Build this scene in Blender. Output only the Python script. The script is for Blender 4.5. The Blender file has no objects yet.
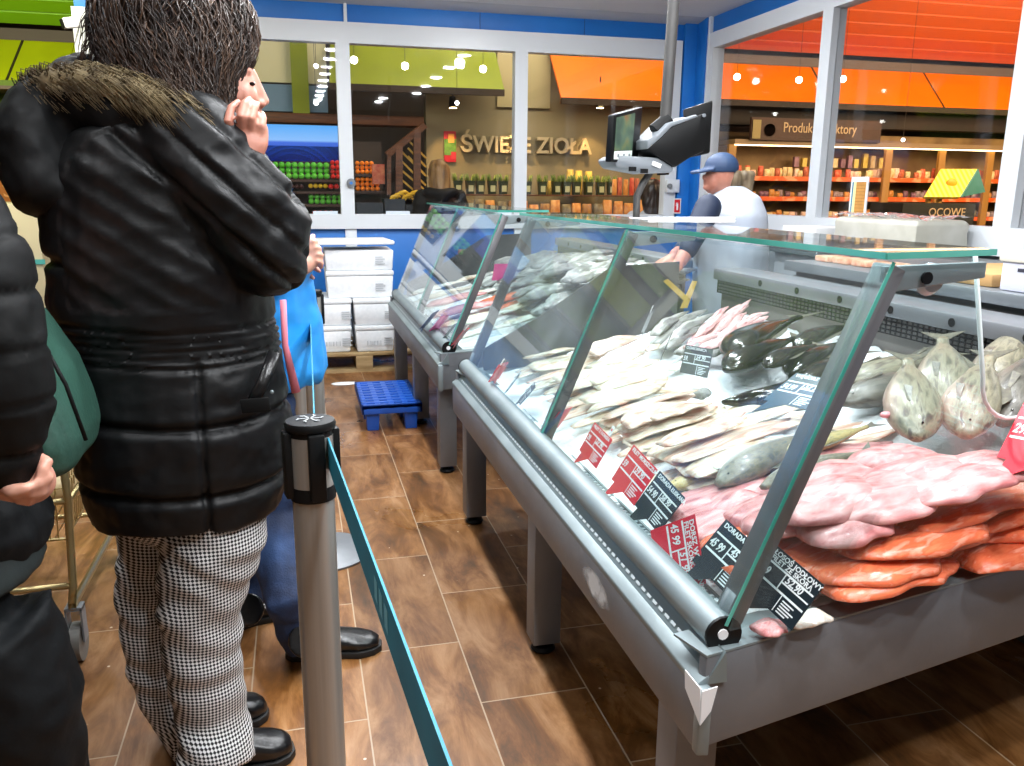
import bpy, bmesh, math, random
from mathutils import Vector, Matrix, noise
R=math.radians; rnd=random.Random(7)
SC=bpy.context.scene; COL=SC.collection
# ---------------------------------------------------------------- camera
FPX=830.0; HC=1.3
_p,_y,_r=R(-13.1),R(14.4),R(0.5)
FW=Vector((math.sin(_y)*math.cos(_p),math.cos(_y)*math.cos(_p),math.sin(_p)))
_r0=Vector((math.cos(_y),-math.sin(_y),0)); _u0=_r0.cross(FW)
RT=_r0*math.cos(_r)+_u0*math.sin(_r); UP=RT.cross(FW); EYE=Vector((0,0,HC))
cd=bpy.data.cameras.new('camera'); cam=bpy.data.objects.new('camera',cd); COL.objects.link(cam)
m=Matrix((RT,UP,-FW)).transposed().to_4x4(); m.translation=EYE; cam.matrix_world=m
cd.sensor_width=36; cd.lens=FPX/1024*36; cd.clip_start=.05; cd.clip_end=60
SC.camera=cam
def ray(x,y): return FW+RT*((x-512)/FPX)-UP*((y-383)/FPX)
def aZ(x,y,z): d=ray(x,y); return EYE+d*((z-HC)/d.z)
def aY(x,y,Y): d=ray(x,y); return EYE+d*(Y/d.y)
def aX(x,y,X): d=ray(x,y); return EYE+d*(X/d.x)
BEDK=.167
def bedz(X): return .60+BEDK*(X-.65)
def aB(x,y,h=0):   # meets the sloping ice bed raised by h
    d=ray(x,y); t=(.60-BEDK*.65+h-HC)/(d.z-BEDK*d.x); return EYE+d*t
# ---------------------------------------------------------------- materials
def lin(c):
    if isinstance(c,str):
        c=c.lstrip('#'); c=[int(c[i:i+2],16)/255 for i in (0,2,4)]
        c=[v/12.92 if v<=.04045 else ((v+.055)/1.055)**2.4 for v in c]
    return (c[0],c[1],c[2],1)
MATS={}
def nt(name):
    m=bpy.data.materials.new(name); m.use_nodes=True; n=m.node_tree.nodes; l=m.node_tree.links
    MATS[name]=m
    return m,n,l,n['Principled BSDF']
def ramp(n,stops):
    r=n.new('ShaderNodeValToRGB'); e=r.color_ramp.elements
    while len(e)<len(stops): e.new(.5)
    for k,(p,c) in zip(e,stops): k.position=p; k.color=lin(c)
    return r
def pm(name,c,rough=.5,metal=0,c2=None,scale=8,bump=0,bscale=40,emit=0,coat=0,stretch=None,objrand=0,spec=None,sss=0,detail=4,lo=.35,hi=.65):
    m,n,l,b=nt(name)
    b.inputs['Base Color'].default_value=lin(c); b.inputs['Roughness'].default_value=rough; b.inputs['Metallic'].default_value=metal
    if coat: b.inputs['Coat Weight'].default_value=coat; b.inputs['Coat Roughness'].default_value=.08
    if spec is not None: b.inputs['Specular IOR Level'].default_value=spec
    if sss: b.inputs['Subsurface Weight'].default_value=sss; b.inputs['Subsurface Radius'].default_value=(.02,.008,.005); b.inputs['Subsurface Scale'].default_value=.5
    tc=n.new('ShaderNodeTexCoord'); mp=n.new('ShaderNodeMapping'); l.new(tc.outputs['Object'],mp.inputs[0])
    if stretch: mp.inputs['Scale'].default_value=stretch
    col=None
    if c2:
        t=n.new('ShaderNodeTexNoise'); t.inputs['Scale'].default_value=scale; t.inputs['Detail'].default_value=detail; l.new(mp.outputs[0],t.inputs['Vector'])
        r=ramp(n,[(lo,c),(hi,c2)]); l.new(t.outputs['Fac'],r.inputs[0]); col=r.outputs[0]
        if objrand:
            oi=n.new('ShaderNodeObjectInfo'); va=n.new('ShaderNodeVectorMath'); va.operation='ADD'
            l.new(mp.outputs[0],va.inputs[0]); mu=n.new('ShaderNodeMath'); mu.operation='MULTIPLY'; mu.inputs[1].default_value=30; l.new(oi.outputs['Random'],mu.inputs[0]); l.new(mu.outputs[0],va.inputs[1]); l.new(va.outputs[0],t.inputs['Vector'])
    if objrand:
        oi=n.new('ShaderNodeObjectInfo'); h=n.new('ShaderNodeHueSaturation'); mr=n.new('ShaderNodeMapRange')
        mr.inputs['To Min'].default_value=1-objrand; mr.inputs['To Max'].default_value=1+objrand*.6
        l.new(oi.outputs['Random'],mr.inputs['Value']); l.new(mr.outputs[0],h.inputs['Value'])
        if col: l.new(col,h.inputs['Color'])
        else: h.inputs['Color'].default_value=lin(c)
        col=h.outputs[0]
    if col: l.new(col,b.inputs['Base Color'])
    if bump:
        t2=n.new('ShaderNodeTexNoise'); t2.inputs['Scale'].default_value=bscale; t2.inputs['Detail'].default_value=5; l.new(mp.outputs[0],t2.inputs['Vector'])
        bp=n.new('ShaderNodeBump'); bp.inputs['Strength'].default_value=bump; bp.inputs['Distance'].default_value=.01; l.new(t2.outputs['Fac'],bp.inputs['Height']); l.new(bp.outputs[0],b.inputs['Normal'])
    if emit: b.inputs['Emission Color'].default_value=lin(c); b.inputs['Emission Strength'].default_value=emit
    return m
def glassmat(name,tint='#ffffff',haze=0.0,hscale=3,refl=1.0,hc='#dfe6ea'):
    m,n,l,b=nt(name); n.remove(b); out=n['Material Output']
    tr=n.new('ShaderNodeBsdfTransparent'); tr.inputs[0].default_value=lin(tint)
    gl=n.new('ShaderNodeBsdfGlossy'); gl.inputs['Roughness'].default_value=.02
    lw=n.new('ShaderNodeLayerWeight'); lw.inputs['Blend'].default_value=.5; pw=n.new('ShaderNodeMath'); pw.operation='POWER'; pw.inputs[1].default_value=5; l.new(lw.outputs['Facing'],pw.inputs[0])
    ml=n.new('ShaderNodeMath'); ml.operation='MULTIPLY_ADD'; ml.inputs[1].default_value=.9*refl; ml.inputs[2].default_value=.022*refl; ml.use_clamp=True; l.new(pw.outputs[0],ml.inputs[0])
    mx=n.new('ShaderNodeMixShader'); l.new(ml.outputs[0],mx.inputs[0]); l.new(tr.outputs[0],mx.inputs[1]); l.new(gl.outputs[0],mx.inputs[2])
    last=mx
    if haze:
        df=n.new('ShaderNodeBsdfDiffuse'); df.inputs[0].default_value=lin(hc)
        tc=n.new('ShaderNodeTexCoord'); t=n.new('ShaderNodeTexNoise'); t.inputs['Scale'].default_value=hscale; t.inputs['Detail'].default_value=6; l.new(tc.outputs['Object'],t.inputs['Vector'])
        mr=n.new('ShaderNodeMapRange'); mr.inputs['From Min'].default_value=.35; mr.inputs['From Max'].default_value=.75; mr.inputs['To Min'].default_value=haze*.25; mr.inputs['To Max'].default_value=haze*1.6; l.new(t.outputs['Fac'],mr.inputs[0])
        m2=n.new('ShaderNodeMixShader'); l.new(mr.outputs[0],m2.inputs[0]); l.new(mx.outputs[0],m2.inputs[1]); l.new(df.outputs[0],m2.inputs[2]); last=m2
    l.new(last.outputs[0],out.inputs[0])
    return m
# ---------------------------------------------------------------- mesh building
class MB:
    def __init__(s): s.v=[]; s.f=[]; s.mi=[]; s.M=Matrix.Identity(4); s.cur=0
    def add(s,vs,fs):
        o=len(s.v); s.v+= [s.M@Vector(v) for v in vs]; s.f+=[tuple(i+o for i in f) for f in fs]; s.mi+=[s.cur]*len(fs); return s
    def box(s,a,b):
        x0,y0,z0=a; x1,y1,z1=b
        return s.add([(x0,y0,z0),(x1,y0,z0),(x1,y1,z0),(x0,y1,z0),(x0,y0,z1),(x1,y0,z1),(x1,y1,z1),(x0,y1,z1)],[(0,3,2,1),(4,5,6,7),(0,1,5,4),(1,2,6,5),(2,3,7,6),(3,0,4,7)])
    def prism(s,poly,vec):     # poly: planar points, extruded along vec
        n=len(poly); v=[Vector(p) for p in poly]; w=[p+Vector(vec) for p in v]
        return s.add(v+w,[tuple(range(n))[::-1],tuple(range(n,2*n))]+[(i,(i+1)%n,n+(i+1)%n,n+i) for i in range(n)])
    def rings(s,rs,cap=True,closed=False):
        n=len(rs[0]); vs=[p for r in rs for p in r]; fs=[]
        for k in range(len(rs)-1):
            for i in range(n):
                j=(i+1)%n; fs.append((k*n+i,k*n+j,(k+1)*n+j,(k+1)*n+i))
        if cap: fs.append(tuple(range(n))[::-1]); fs.append(tuple(range((len(rs)-1)*n,len(rs)*n)))
        return s.add(vs,fs)
    def tube(s,pts,rad,n=10,flat=1.0,up=None,round_ends=False):
        pts=[Vector(p) for p in pts]; 
        if not hasattr(rad,'__len__'): rad=[rad]*len(pts)
        rad=list(rad)
        if round_ends:
            d0=(pts[0]-pts[1]).normalized(); d1=(pts[-1]-pts[-2]).normalized(); r0,r1=rad[0],rad[-1]
            def m(r): return r[0] if hasattr(r,'__len__') else r
            def sc(r,k): return (r[0]*k,r[1]*k) if hasattr(r,'__len__') else r*k
            a=[pts[0]+d0*m(r0)*k for k in (.97,.8,.45)]; b=[pts[-1]+d1*m(r1)*k for k in (.45,.8,.97)]
            ra=[sc(r0,k) for k in (.24,.6,.89)]; rb=[sc(r1,k) for k in (.89,.6,.24)]
            pts=a+pts+b; rad=ra+rad+rb
        rs=[]; u=None
        for i,p in enumerate(pts):
            t=(pts[min(i+1,len(pts)-1)]-pts[max(i-1,0)]).normalized()
            if up is not None: u=Vector(up)-t*Vector(up).dot(t); u.normalize()
            elif u is None:
                u=t.orthogonal().normalized()
            else: u=(u-t*u.dot(t)).normalized()
            w=t.cross(u)
            ru,rw=(rad[i] if hasattr(rad[i],'__len__') else (rad[i],rad[i]*flat))
            rs.append([p+u*ru*math.cos(a)+w*rw*math.sin(a) for a in [2*math.pi*k/n for k in range(n)]])
        return s.rings(rs)
    def cyl(s,a,b,r,n=16,r2=None): return s.tube([a,b],[r,r if r2 is None else r2],n)
    def lathe(s,prof,n=20,c=(0,0,0)):
        c=Vector(c); return s.rings([[c+Vector((r*math.cos(2*math.pi*k/n),r*math.sin(2*math.pi*k/n),z)) for k in range(n)] for r,z in prof])
    def sph(s,c,r,n=12,m=8):
        c=Vector(c); r=r if hasattr(r,'__len__') else (r,r,r)
        rs=[]
        for i in range(m+1):
            th=math.pi*(i+.02 if i==0 else (i-.02 if i==m else i))/m
            rs.append([c+Vector((r[0]*math.sin(th)*math.cos(2*math.pi*k/n),r[1]*math.sin(th)*math.sin(2*math.pi*k/n),-r[2]*math.cos(th))) for k in range(n)])
        return s.rings(rs)
    def mesh(s,name):
        me=bpy.data.meshes.new(name); me.from_pydata([tuple(v) for v in s.v],[],s.f); me.update(); return me
    def build(s,name,mat,parent=None,smooth=False,bevel=0,loc=None,seg=2):
        if loc is not None:
            L=Vector(loc); s.v=[v-L for v in s.v]
        me=s.mesh(name)
        bm=bmesh.new(); bm.from_mesh(me); bmesh.ops.recalc_face_normals(bm,faces=bm.faces)
        if bevel: bmesh.ops.bevel(bm,geom=[e for e in bm.edges if e.is_manifold and e.calc_face_angle(0)>.5],offset=bevel,segments=seg,affect='EDGES',profile=.5,clamp_overlap=True)
        bm.to_mesh(me); bm.free()
        if smooth or bevel:
            for p in me.polygons: p.use_smooth=True
            if bevel or smooth=='auto':
                try: me.set_sharp_from_angle(angle=R(40))
                except Exception: pass
        if isinstance(mat,(list,tuple)):
            for mm in mat: me.materials.append(mm)
            if len(s.mi)==len(me.polygons): me.polygons.foreach_set('material_index',s.mi)
        else: me.materials.append(mat)
        return link(name,me,parent,loc)
def link(name,me,parent=None,loc=None):
    o=bpy.data.objects.new(name,me); COL.objects.link(o)
    if loc is not None: o.location=loc
    if parent is not None:
        o.parent=parent
        if loc is None or True: o.matrix_parent_inverse=parent.matrix_world_inv if False else WINV(parent)
    return o
def LM(o):    # world matrix from loc/rot/scale (objects are never evaluated while building)
    M=Matrix.LocRotScale(o.location,o.rotation_euler.to_quaternion() if o.rotation_mode!='QUATERNION' else o.rotation_quaternion,o.scale)
    return (LM(o.parent)@o.matrix_parent_inverse@M) if o.parent else M
def WINV(p): return LM(p).inverted()
def tag(o,label,cat,group=None,kind=None):
    o['label']=label; o['category']=cat
    if group: o['group']=group
    if kind: o['kind']=kind
    return o
def struct(o): o['kind']='structure'; return o
def empty(name,label,cat,loc=(0,0,0),group=None,rot=None):
    o=bpy.data.objects.new(name,None); COL.objects.link(o); o.location=loc; o.empty_display_size=.05
    if rot is not None: o.rotation_euler=rot
    return tag(o,label,cat,group)
def copy_tree(o,parent=None):
    c=o.copy(); COL.objects.link(c)
    if parent is not None: c.parent=parent
    for ch in [k for k in bpy.data.objects if k.parent==o and k!=c]: copy_tree(ch,c)
    return c
def text(s,size,mat,name,parent,M,ext=.0008,align='LEFT',bold=0,shear=0,sx=1):
    cu=bpy.data.curves.new('t','FONT'); cu.body=s; cu.size=size; cu.extrude=ext; cu.align_x=align; cu.offset=bold; cu.shear=shear; cu.resolution_u=3
    t=bpy.data.objects.new('t',cu); COL.objects.link(t)
    dg=bpy.context.evaluated_depsgraph_get(); me=bpy.data.meshes.new_from_object(t.evaluated_get(dg))
    bpy.data.objects.remove(t); bpy.data.curves.remove(cu)
    me.transform(M@Matrix.Diagonal((sx,1,1,1))); me.materials.clear(); me.materials.append(mat); me.name=name
    return link(name,me,parent)
def frame(o,x,y,z=None):   # matrix from axes
    x=Vector(x).normalized(); y=Vector(y); y=(y-x*y.dot(x)).normalized(); z=x.cross(y)
    M=Matrix((x,y,z)).transposed().to_4x4(); M.translation=Vector(o); return M
def remeshed(mb,name,voxel,smooth=4,fac=.6,disp=None):
    me=mb.mesh(name); o=bpy.data.objects.new('tmp',me); COL.objects.link(o)
    r=o.modifiers.new('r','REMESH'); r.mode='VOXEL'; r.voxel_size=voxel
    if smooth: q=o.modifiers.new('s','SMOOTH'); q.factor=fac; q.iterations=smooth
    dg=bpy.context.evaluated_depsgraph_get(); me2=bpy.data.meshes.new_from_object(o.evaluated_get(dg)); me2.name=name
    bpy.data.objects.remove(o); bpy.data.meshes.remove(me)
    if disp:
        co=[v.co.copy() for v in me2.vertices]; no=[v.normal.copy() for v in me2.vertices]
        for v,c,n_ in zip(me2.vertices,co,no): v.co=disp(c,n_)
        me2.update()
    for p in me2.polygons: p.use_smooth=True
    return me2
def body_obj(mb,name,mat,parent,voxel=.01,smooth=4,fac=.6,disp=None):
    me=remeshed(mb,name,voxel,smooth,fac,disp); me.materials.append(mat); return link(name,me,parent)
N3=lambda p,s: noise.noise(Vector(p)*s)

steel=pm('brushed_steel','#7f8286',.45,.35,'#707377',scale=3,bump=.04,bscale=60)
steel_dk=pm('dark_steel','#5e5d5c',.45,.5,'#504f4e',scale=4)
alu=pm('aluminium_profile','#8d999c',.48,.4,'#7f8b8e',scale=5)
white_pvc=pm('white_pvc','#d4d9de',.35)
blue_wall=pm('blue_paint','#1273c9',.5,c2='#0f66b8',scale=1.5)
black_pl=pm('black_plastic','#08090a',.5,spec=.25)
grey_pl=pm('grey_plastic','#767c82',.4)
white_pl=pm('white_plastic','#e8e9ea',.45)
teal_edge=pm('green_glass_edge','#2f8577',.2,c2='#5fae9f',scale=3)
pane=glassmat('window_glass',haze=0.0,refl=1.15)
caseglass=glassmat('display_glass','#f2f8f8',haze=.02,hscale=5)
caseglass_f=glassmat('frosted_display_glass','#f0f7f7',haze=.06,hscale=4)
# ================================================================ the room shell
XR=3.4; YB=6.9; XL=-1.45; ZC=2.69; YF=-2.2
def floor_mat():
    m,n,l,b=nt('wood_look_tiles')
    tc=n.new('ShaderNodeTexCoord'); mp=n.new('ShaderNodeMapping'); l.new(tc.outputs['Object'],mp.inputs[0])
    mp.inputs['Rotation'].default_value=(0,0,R(90)); mp.inputs['Location'].default_value=(-.28,.175,0)
    bk=n.new('ShaderNodeTexBrick'); bk.inputs['Scale'].default_value=1; bk.inputs['Brick Width'].default_value=.615; bk.inputs['Row Height'].default_value=.29
    bk.inputs['Mortar Size'].default_value=.0022; bk.inputs['Mortar Smooth'].default_value=.15; bk.offset=.5; bk.inputs['Color1'].default_value=(0,0,0,1); bk.inputs['Color2'].default_value=(1,1,1,1)
    l.new(mp.outputs[0],bk.inputs['Vector'])
    m2=n.new('ShaderNodeMapping'); m2.inputs['Scale'].default_value=(4.5,1.3,1); l.new(tc.outputs['Object'],m2.inputs[0])
    va=n.new('ShaderNodeVectorMath'); va.operation='ADD'; l.new(m2.outputs[0],va.inputs[0])
    mu=n.new('ShaderNodeVectorMath'); mu.operation='SCALE'; mu.inputs['Scale'].default_value=7; l.new(bk.outputs['Color'],mu.inputs[0]); l.new(mu.outputs[0],va.inputs[1])
    t=n.new('ShaderNodeTexNoise'); t.inputs['Scale'].default_value=2.2; t.inputs['Detail'].default_value=8; t.inputs['Roughness'].default_value=.68; t.inputs['Distortion'].default_value=.6; l.new(va.outputs[0],t.inputs['Vector'])
    r=ramp(n,[(.30,'#43301f'),(.44,'#6a4a33'),(.55,'#87654a'),(.72,'#a5856a')]); l.new(t.outputs['Fac'],r.inputs[0])
    h=n.new('ShaderNodeHueSaturation'); h.inputs['Saturation'].default_value=1.2; mr=n.new('ShaderNodeMapRange'); mr.inputs['To Min'].default_value=.82; mr.inputs['To Max'].default_value=1.15; l.new(bk.outputs['Color'],mr.inputs[0]); l.new(mr.outputs[0],h.inputs['Value']); l.new(r.outputs[0],h.inputs['Color'])
    mx=n.new('ShaderNodeMix'); mx.data_type='RGBA'; l.new(bk.outputs['Fac'],mx.inputs[0]); l.new(h.outputs[0],mx.inputs[6]); mx.inputs[7].default_value=lin('#a58f76')
    # water stains with a shape of their own
    w=n.new('ShaderNodeTexNoise'); w.inputs['Scale'].default_value=1.8; w.inputs['Detail'].default_value=7; l.new(tc.outputs['Object'],w.inputs['Vector'])
    wr=n.new('ShaderNodeMapRange'); wr.inputs['From Min'].default_value=.42; wr.inputs['From Max'].default_value=.62; wr.inputs['To Min'].default_value=.55; wr.inputs['To Max'].default_value=.27; l.new(w.outputs['Fac'],wr.inputs[0]); l.new(wr.outputs[0],b.inputs['Roughness'])
    # little white crumbs of ice and salt
    v=n.new('ShaderNodeTexVoronoi'); v.inputs['Scale'].default_value=9; l.new(tc.outputs['Object'],v.inputs['Vector'])
    lt=n.new('ShaderNodeMath'); lt.operation='LESS_THAN'; lt.inputs[1].default_value=.035; l.new(v.outputs['Distance'],lt.inputs[0])
    m3=n.new('ShaderNodeMix'); m3.data_type='RGBA'; l.new(lt.outputs[0],m3.inputs[0]); l.new(mx.outputs[2],m3.inputs[6]); m3.inputs[7].default_value=lin('#c9b8a4')
    l.new(m3.outputs[2],b.inputs['Base Color'])
    bp=n.new('ShaderNodeBump'); bp.inputs['Strength'].default_value=.35; bp.inputs['Distance'].default_value=.004; iv=n.new('ShaderNodeMath'); iv.operation='SUBTRACT'; iv.inputs[0].default_value=1; l.new(bk.outputs['Fac'],iv.inputs[1]); l.new(iv.outputs[0],bp.inputs['Height']); l.new(bp.outputs[0],b.inputs['Normal'])
    return m
b=MB(); b.box((-7,YF,-.1),(13,12.5,0)); struct(b.build('floor',floor_mat()))
ceil_m=pm('ceiling_paint','#d9dcdf',.7)
b=MB(); b.box((XL,YF,ZC),(XR+.1,YB+.1,ZC+.08)); struct(b.build('ceiling',ceil_m))
hallceil=pm('hall_ceiling','#2a2520',.8)
b=MB(); b.box((-7,YF,4.3),(13,12.5,4.4)); struct(b.build('ceiling',hallceil))
dk=pm('hall_dark','#241c17',.7,c2='#33261c',scale=2)
b=MB(); b.box((-7,12.4,0),(13,12.5,4.3)); struct(b.build('wall_hall_far',dk))
b=MB(); b.box((12.9,YF,0),(13,12.4,4.3)); struct(b.build('wall_hall_right',dk))
b=MB(); b.box((-7,YF,0),(-6.9,12.4,4.3)); struct(b.build('wall_hall_left',dk))
b=MB(); b.box((-7,YF-.1,0),(13,YF,4.3)); struct(b.build('wall_behind',pm('wall_behind_paint','#9a948c',.7)))
# ---- back wall: blue band, blue base, white frames
zt=2.38; zt2=2.53; zb=1.10; zb2=.985
b=MB(); b.box((XL,YB-.02,zt2),(XR,YB+.06,ZC)); b.box((XL,YB,0),(XR-.1,YB+.06,zb2)); 
b.box((XR-.17,YB-.06,0),(XR,YB+.06,ZC))
w=struct(b.build('wall_back',blue_wall,bevel=.002))
b=MB()
for x in (-.35,.43,1.03+.45,2.35): b.box((x-.003,YB-.0225,zt2),(x+.003,YB-.018,ZC))
struct(b.build('trim_1',pm('panel_joint','#0a3f77',.6)))
b=MB(); b.box((.42,YB-.045,zt2-.02),(.445,YB-.02,ZC)); struct(b.build('trim_2',white_pvc,bevel=.003))
b=MB(); b.box((XL,YB-.03,.28),(XR-.17,YB-.002,.31)); b.box((XL,YB-.03,.0),(XR-.17,YB-.002,.06));
for x in (.42,1.82): b.box((x-.045,YB-.03,0),(x+.045,YB-.002,zb2))
struct(b.build('baseboard_back',white_pvc,bevel=.003))
mull=[XL+.04,.405,1.82,XR-.24]
mw=.055
for k in range(3):
    x0,x1=mull[k],mull[k+1]
    b=MB(); y0,y1=YB-.05,YB+.05
    b.box((x0-mw,y0,zb2),(x0+mw*.9,y1,zt2)); 
    if k==2: b.box((x1-mw*.9,y0,zb2),(x1+mw,y1,zt2))
    else: b.box((x1-mw-.001,y0+.001,zb2),(x1-mw+.002,y1,zt2))
    b.box((x0+mw*.9,y0,zt),(x1-mw,y1,zt2)); b.box((x0+mw*.9,y0,zb2),(x1-mw,y1,zb))
    f=struct(b.build('window_%d'%(k+1),white_pvc))
    g=MB(); g.box((x0+mw*.9,YB-.004,zb),(x1-mw,YB+.004,zt)); g.build('pane',pane,f)
# ---- right wall
zt=2.44; zt2=2.56; zb=1.14; zb2=1.0
yc=[YB-.28,5.02,3.42,1.6,-.4]
b=MB(); b.box((XR-.02,YF,zt2),(XR+.06,YB,ZC)); b.box((XR,YF,0),(XR+.06,YB,zb2)); b.box((XR-.06,YB-.22,0),(XR+.06,YB-.06,ZC))
struct(b.build('wall_right',blue_wall,bevel=.002))
b=MB(); b.box((XR-.055,YB-.26,zb2),(XR-.02,YB-.235,ZC)); struct(b.build('trim_3',white_pvc,bevel=.003))
for k in range(4):
    y1,y0=yc[k],yc[k+1]; b=MB(); x0,x1=XR-.05,XR+.05
    b.box((x0,y1-mw,zb2),(x1,y1+mw,zt2))
    if k==3: b.box((x0,y0-mw,zb2),(x1,y0+mw,zt2))
    b.box((x0,y0+mw,zt),(x1,y1-mw,zt2)); b.box((x0,y0+mw,zb2),(x1,y1-mw,zb))
    f=struct(b.build('window_%d'%(k+4),white_pvc))
    g=MB(); g.box((XR-.004,y0+mw,zb),(XR+.004,y1-mw,zt)); g.build('pane',pane,f)
b=MB(); b.box((XR-.012,-.4,0),(XR-.002,YB-.22,zb2)); struct(b.build('trim_4',pm('grey_cladding','#7d8387',.5)))
# cove edge of the ceiling
b=MB(); b.prism([(XL,YB-.02,ZC-.001),(XL,YB-.22,ZC-.001),(XL,YB-.02,ZC-.03)],(XR-XL-.02,0,0)); struct(b.build('trim_5',pm('cornice','#b9bcc0',.6)))
# ---- small things on the walls
p=aY(677,206,YB-.065)
s=empty('fire_extinguisher_sign','small red and white fire extinguisher sign on the blue corner column','sign',p)
b=MB(); b.box(p+Vector((-.035,-.003,-.065)),p+Vector((.035,.003,.065))); b.build('sign_plate',white_pl,s)
red=pm('sign_red','#d01022',.5); wt=pm('sign_white','#f3f3f3',.5)
b=MB(); b.box(p+Vector((-.026,-.005,-.055)),p+Vector((.026,-.003,.055))); b.build('red_field',red,s)
b=MB(); b.box(p+Vector((-.008,-.007,-.035)),p+Vector((.008,-.005,.02))); b.box(p+Vector((-.012,-.007,.022)),p+Vector((.006,-.005,.028))); b.box(p+Vector((-.014,-.007,.0)),p+Vector((-.011,-.005,.028))); b.build('extinguisher_pictogram',wt,s)
p=aY(672,186,YB-.05)
s=empty('junction_box','small grey junction box with a dark knob on the window frame by the blue column','box',p)
b=MB(); b.box(p+Vector((-.07,-.05,-.055)),p+Vector((.05,0,.055))); b.build('housing',white_pvc,s,bevel=.006)
b=MB(); b.cyl(p+Vector((-.05,-.05,.0)),p+Vector((-.05,-.075,.0)),.02); b.build('knob',grey_pl,s,smooth='auto')
p=aY(351,183,YB-.06)
s=empty('window_lock','round silver and blue lock on the white window post','lock',p)
b=MB(); b.cyl(p,p+Vector((0,-.02,0)),.035,20); b.cyl(p+Vector((0,-.02,0)),p+Vector((0,-.03,0)),.02,16); b.build('rosette',steel,s,smooth='auto')
b=MB(); b.cyl(p+Vector((0,-.03,0)),p+Vector((0,-.034,0)),.012,16); b.build('centre_cap',blue_wall,s)
# white paper slips stuck along the bottom of the back panes
for i,(x0,x1,y0,y1) in enumerate(((313,338,211,219),(386,410,211,220),(490,512,210,219))):
    a=aY(x0,y0,YB-.008); c=aY(x1,y1,YB-.008)
    b=MB(); b.box((a.x,YB-.008,c.z),(c.x,YB-.006,a.z)); tag(b.build('paper_slip',pm('slip_paper','#c9d3de',.6)),('white paper slip on the pane below the blue screen','white paper slip on the middle pane left of the shopper','white paper slip at the lower right of the middle pane')[i],'paper')
# notice on the right hand window
M=frame(aX(853,177,XR-.05),(0,-1,0),(0,0,1))
n0=empty('notice_holder','white framed notice with tan and blue table stuck on the right window','notice',M.translation)
def Lbox(M,a,b_,name,mat,par,bev=0):
    q=MB(); q.M=M; q.box(a,b_); return q.build(name,mat,par,bevel=bev)
# the frame hangs in local x (towards camera), y up
Lbox(M,(-.0,-.31,0),(.16,.0,.008),'holder_frame',white_pl,n0)
Lbox(M,(.03,-.26,.008),(.145,-.03,.010),'printed_table',pm('tan_print','#c8924a',.6,c2='#b9823f',scale=20),n0)
Lbox(M,(.03,-.26,.010),(.055,-.03,.011),'pale_column',pm('pale_print','#e7dfa0',.6),n0)
Lbox(M,(.015,-.26,.008),(.03,-.03,.010),'blue_column',pm('blue_print','#3f7fa5',.6),n0)
q=MB(); q.M=M
for k in range(1,12): q.box((.055,-.03-.0195*k-.001,.010),(.145,-.03-.0195*k+.001,.0112))
q.build('table_lines',pm('brown_line','#8a5a28',.6),n0)

# ================================================================ the supermarket hall beyond
YH=10.0
def hb(x0,y0,x1,y1,Y,d=.1):   # world box behind picture rectangle at depth Y
    a=aY(x0,y0,Y); c=aY(x1,y1,Y); return (min(a.x,c.x),Y,min(a.z,c.z)),(max(a.x,c.x),Y+d,max(a.z,c.z))
lime=pm('lime_panel','#b9c400',.5,c2='#a8b500',scale=1.5); limes=pm('lime_slat','#8ccc10',.5); olive=pm('olive_panel','#8b9a1c',.5,c2='#7c8b18',scale=2)
orange=pm('orange_panel','#ff7d00',.5,c2='#f57200',scale=1.5); oslat=pm('orange_slat','#c8560f',.6)
beam=pm('beam_grey','#5a4d43',.6); cream=pm('cream_panel','#d8d5b4',.6); seam=pm('panel_seam','#2b2408',.7)
def awning(x0,x1,z0,z1,mat,name,label,seams,skew=0,Y=YH-.15,out=.35):
    o=empty(name,label,'awning',((x0+x1)/2,Y,z0))
    b=MB(); b.prism([(x0-skew,Y-out,z0),(x1+skew,Y-out,z0),(x1,Y,z1),(x0,Y,z1)],(0,.02,-.02)); b.build('panel',mat,o)
    if seams:
        for sx in seams: b=MB(); tl=.13 if x1<0 else -.1; b.prism([(sx-.012,Y-out-.005,z0),(sx+.012,Y-out-.005,z0),(sx+tl+.012,Y-.005,z1),(sx+tl-.012,Y-.005,z1)],(0,.01,-.004)); b.build('seam',seam,o)
    b=MB(); b.box((x0,Y-.02,z1-.02),(x1,Y+.08,z1+.09)); b.build('upper_beam',beam,o)
    b=MB(); b.box((x0-skew,Y-out-.02,z0-.07),(x1+skew,Y-out+.03,z0)); b.build('lower_edge',dk,o)
    return o
def slats(x0,x1,z0,z1,y0,y1,n,mat,name,label):
    o=empty(name,label,'canopy',((x0+x1)/2,y0,z0))
    for k in range(n):
        t0,t1=k/n,(k+.86)/n
        b=MB(); b.prism([(x0,y0+(y1-y0)*t0,z0+(z1-z0)*t0),(x0,y0+(y1-y0)*t1,z0+(z1-z0)*t1),(x0,y0+(y1-y0)*t1,z0+(z1-z0)*t1+.04),(x0,y0+(y1-y0)*t0,z0+(z1-z0)*t0+.04)],(x1-x0,0,0)); b.build('slat',mat,o)
    b=MB(); b.prism([(x0,y0,z0+.05),(x0,y1,z1+.05),(x0,y1,z1+.08),(x0,y0,z0+.08)],(x1-x0,0,0)); b.build('backing',dk,o)
awning(5.0,12.5,2.38,2.86,orange,'awning','long bright orange sloping awning above the chilled shelves on the right',[aY(808,100,YH).x,aY(918,100,YH).x,11.4])
slats(5.0,12.5,3.0,4.1,YH-.2,YH-2.6,12,oslat,'slatted_canopy','orange slatted canopy high above the right chilled shelves')
awning(2.95,5.0-.02,2.33,2.86,orange,'awning','short orange awning beside the wall sign, seen through the third back window',[],skew=-.04)
awning(.45,2.28,2.39,2.9,olive,'awning','olive green awning seen through the middle back window',[],skew=.04)
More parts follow.
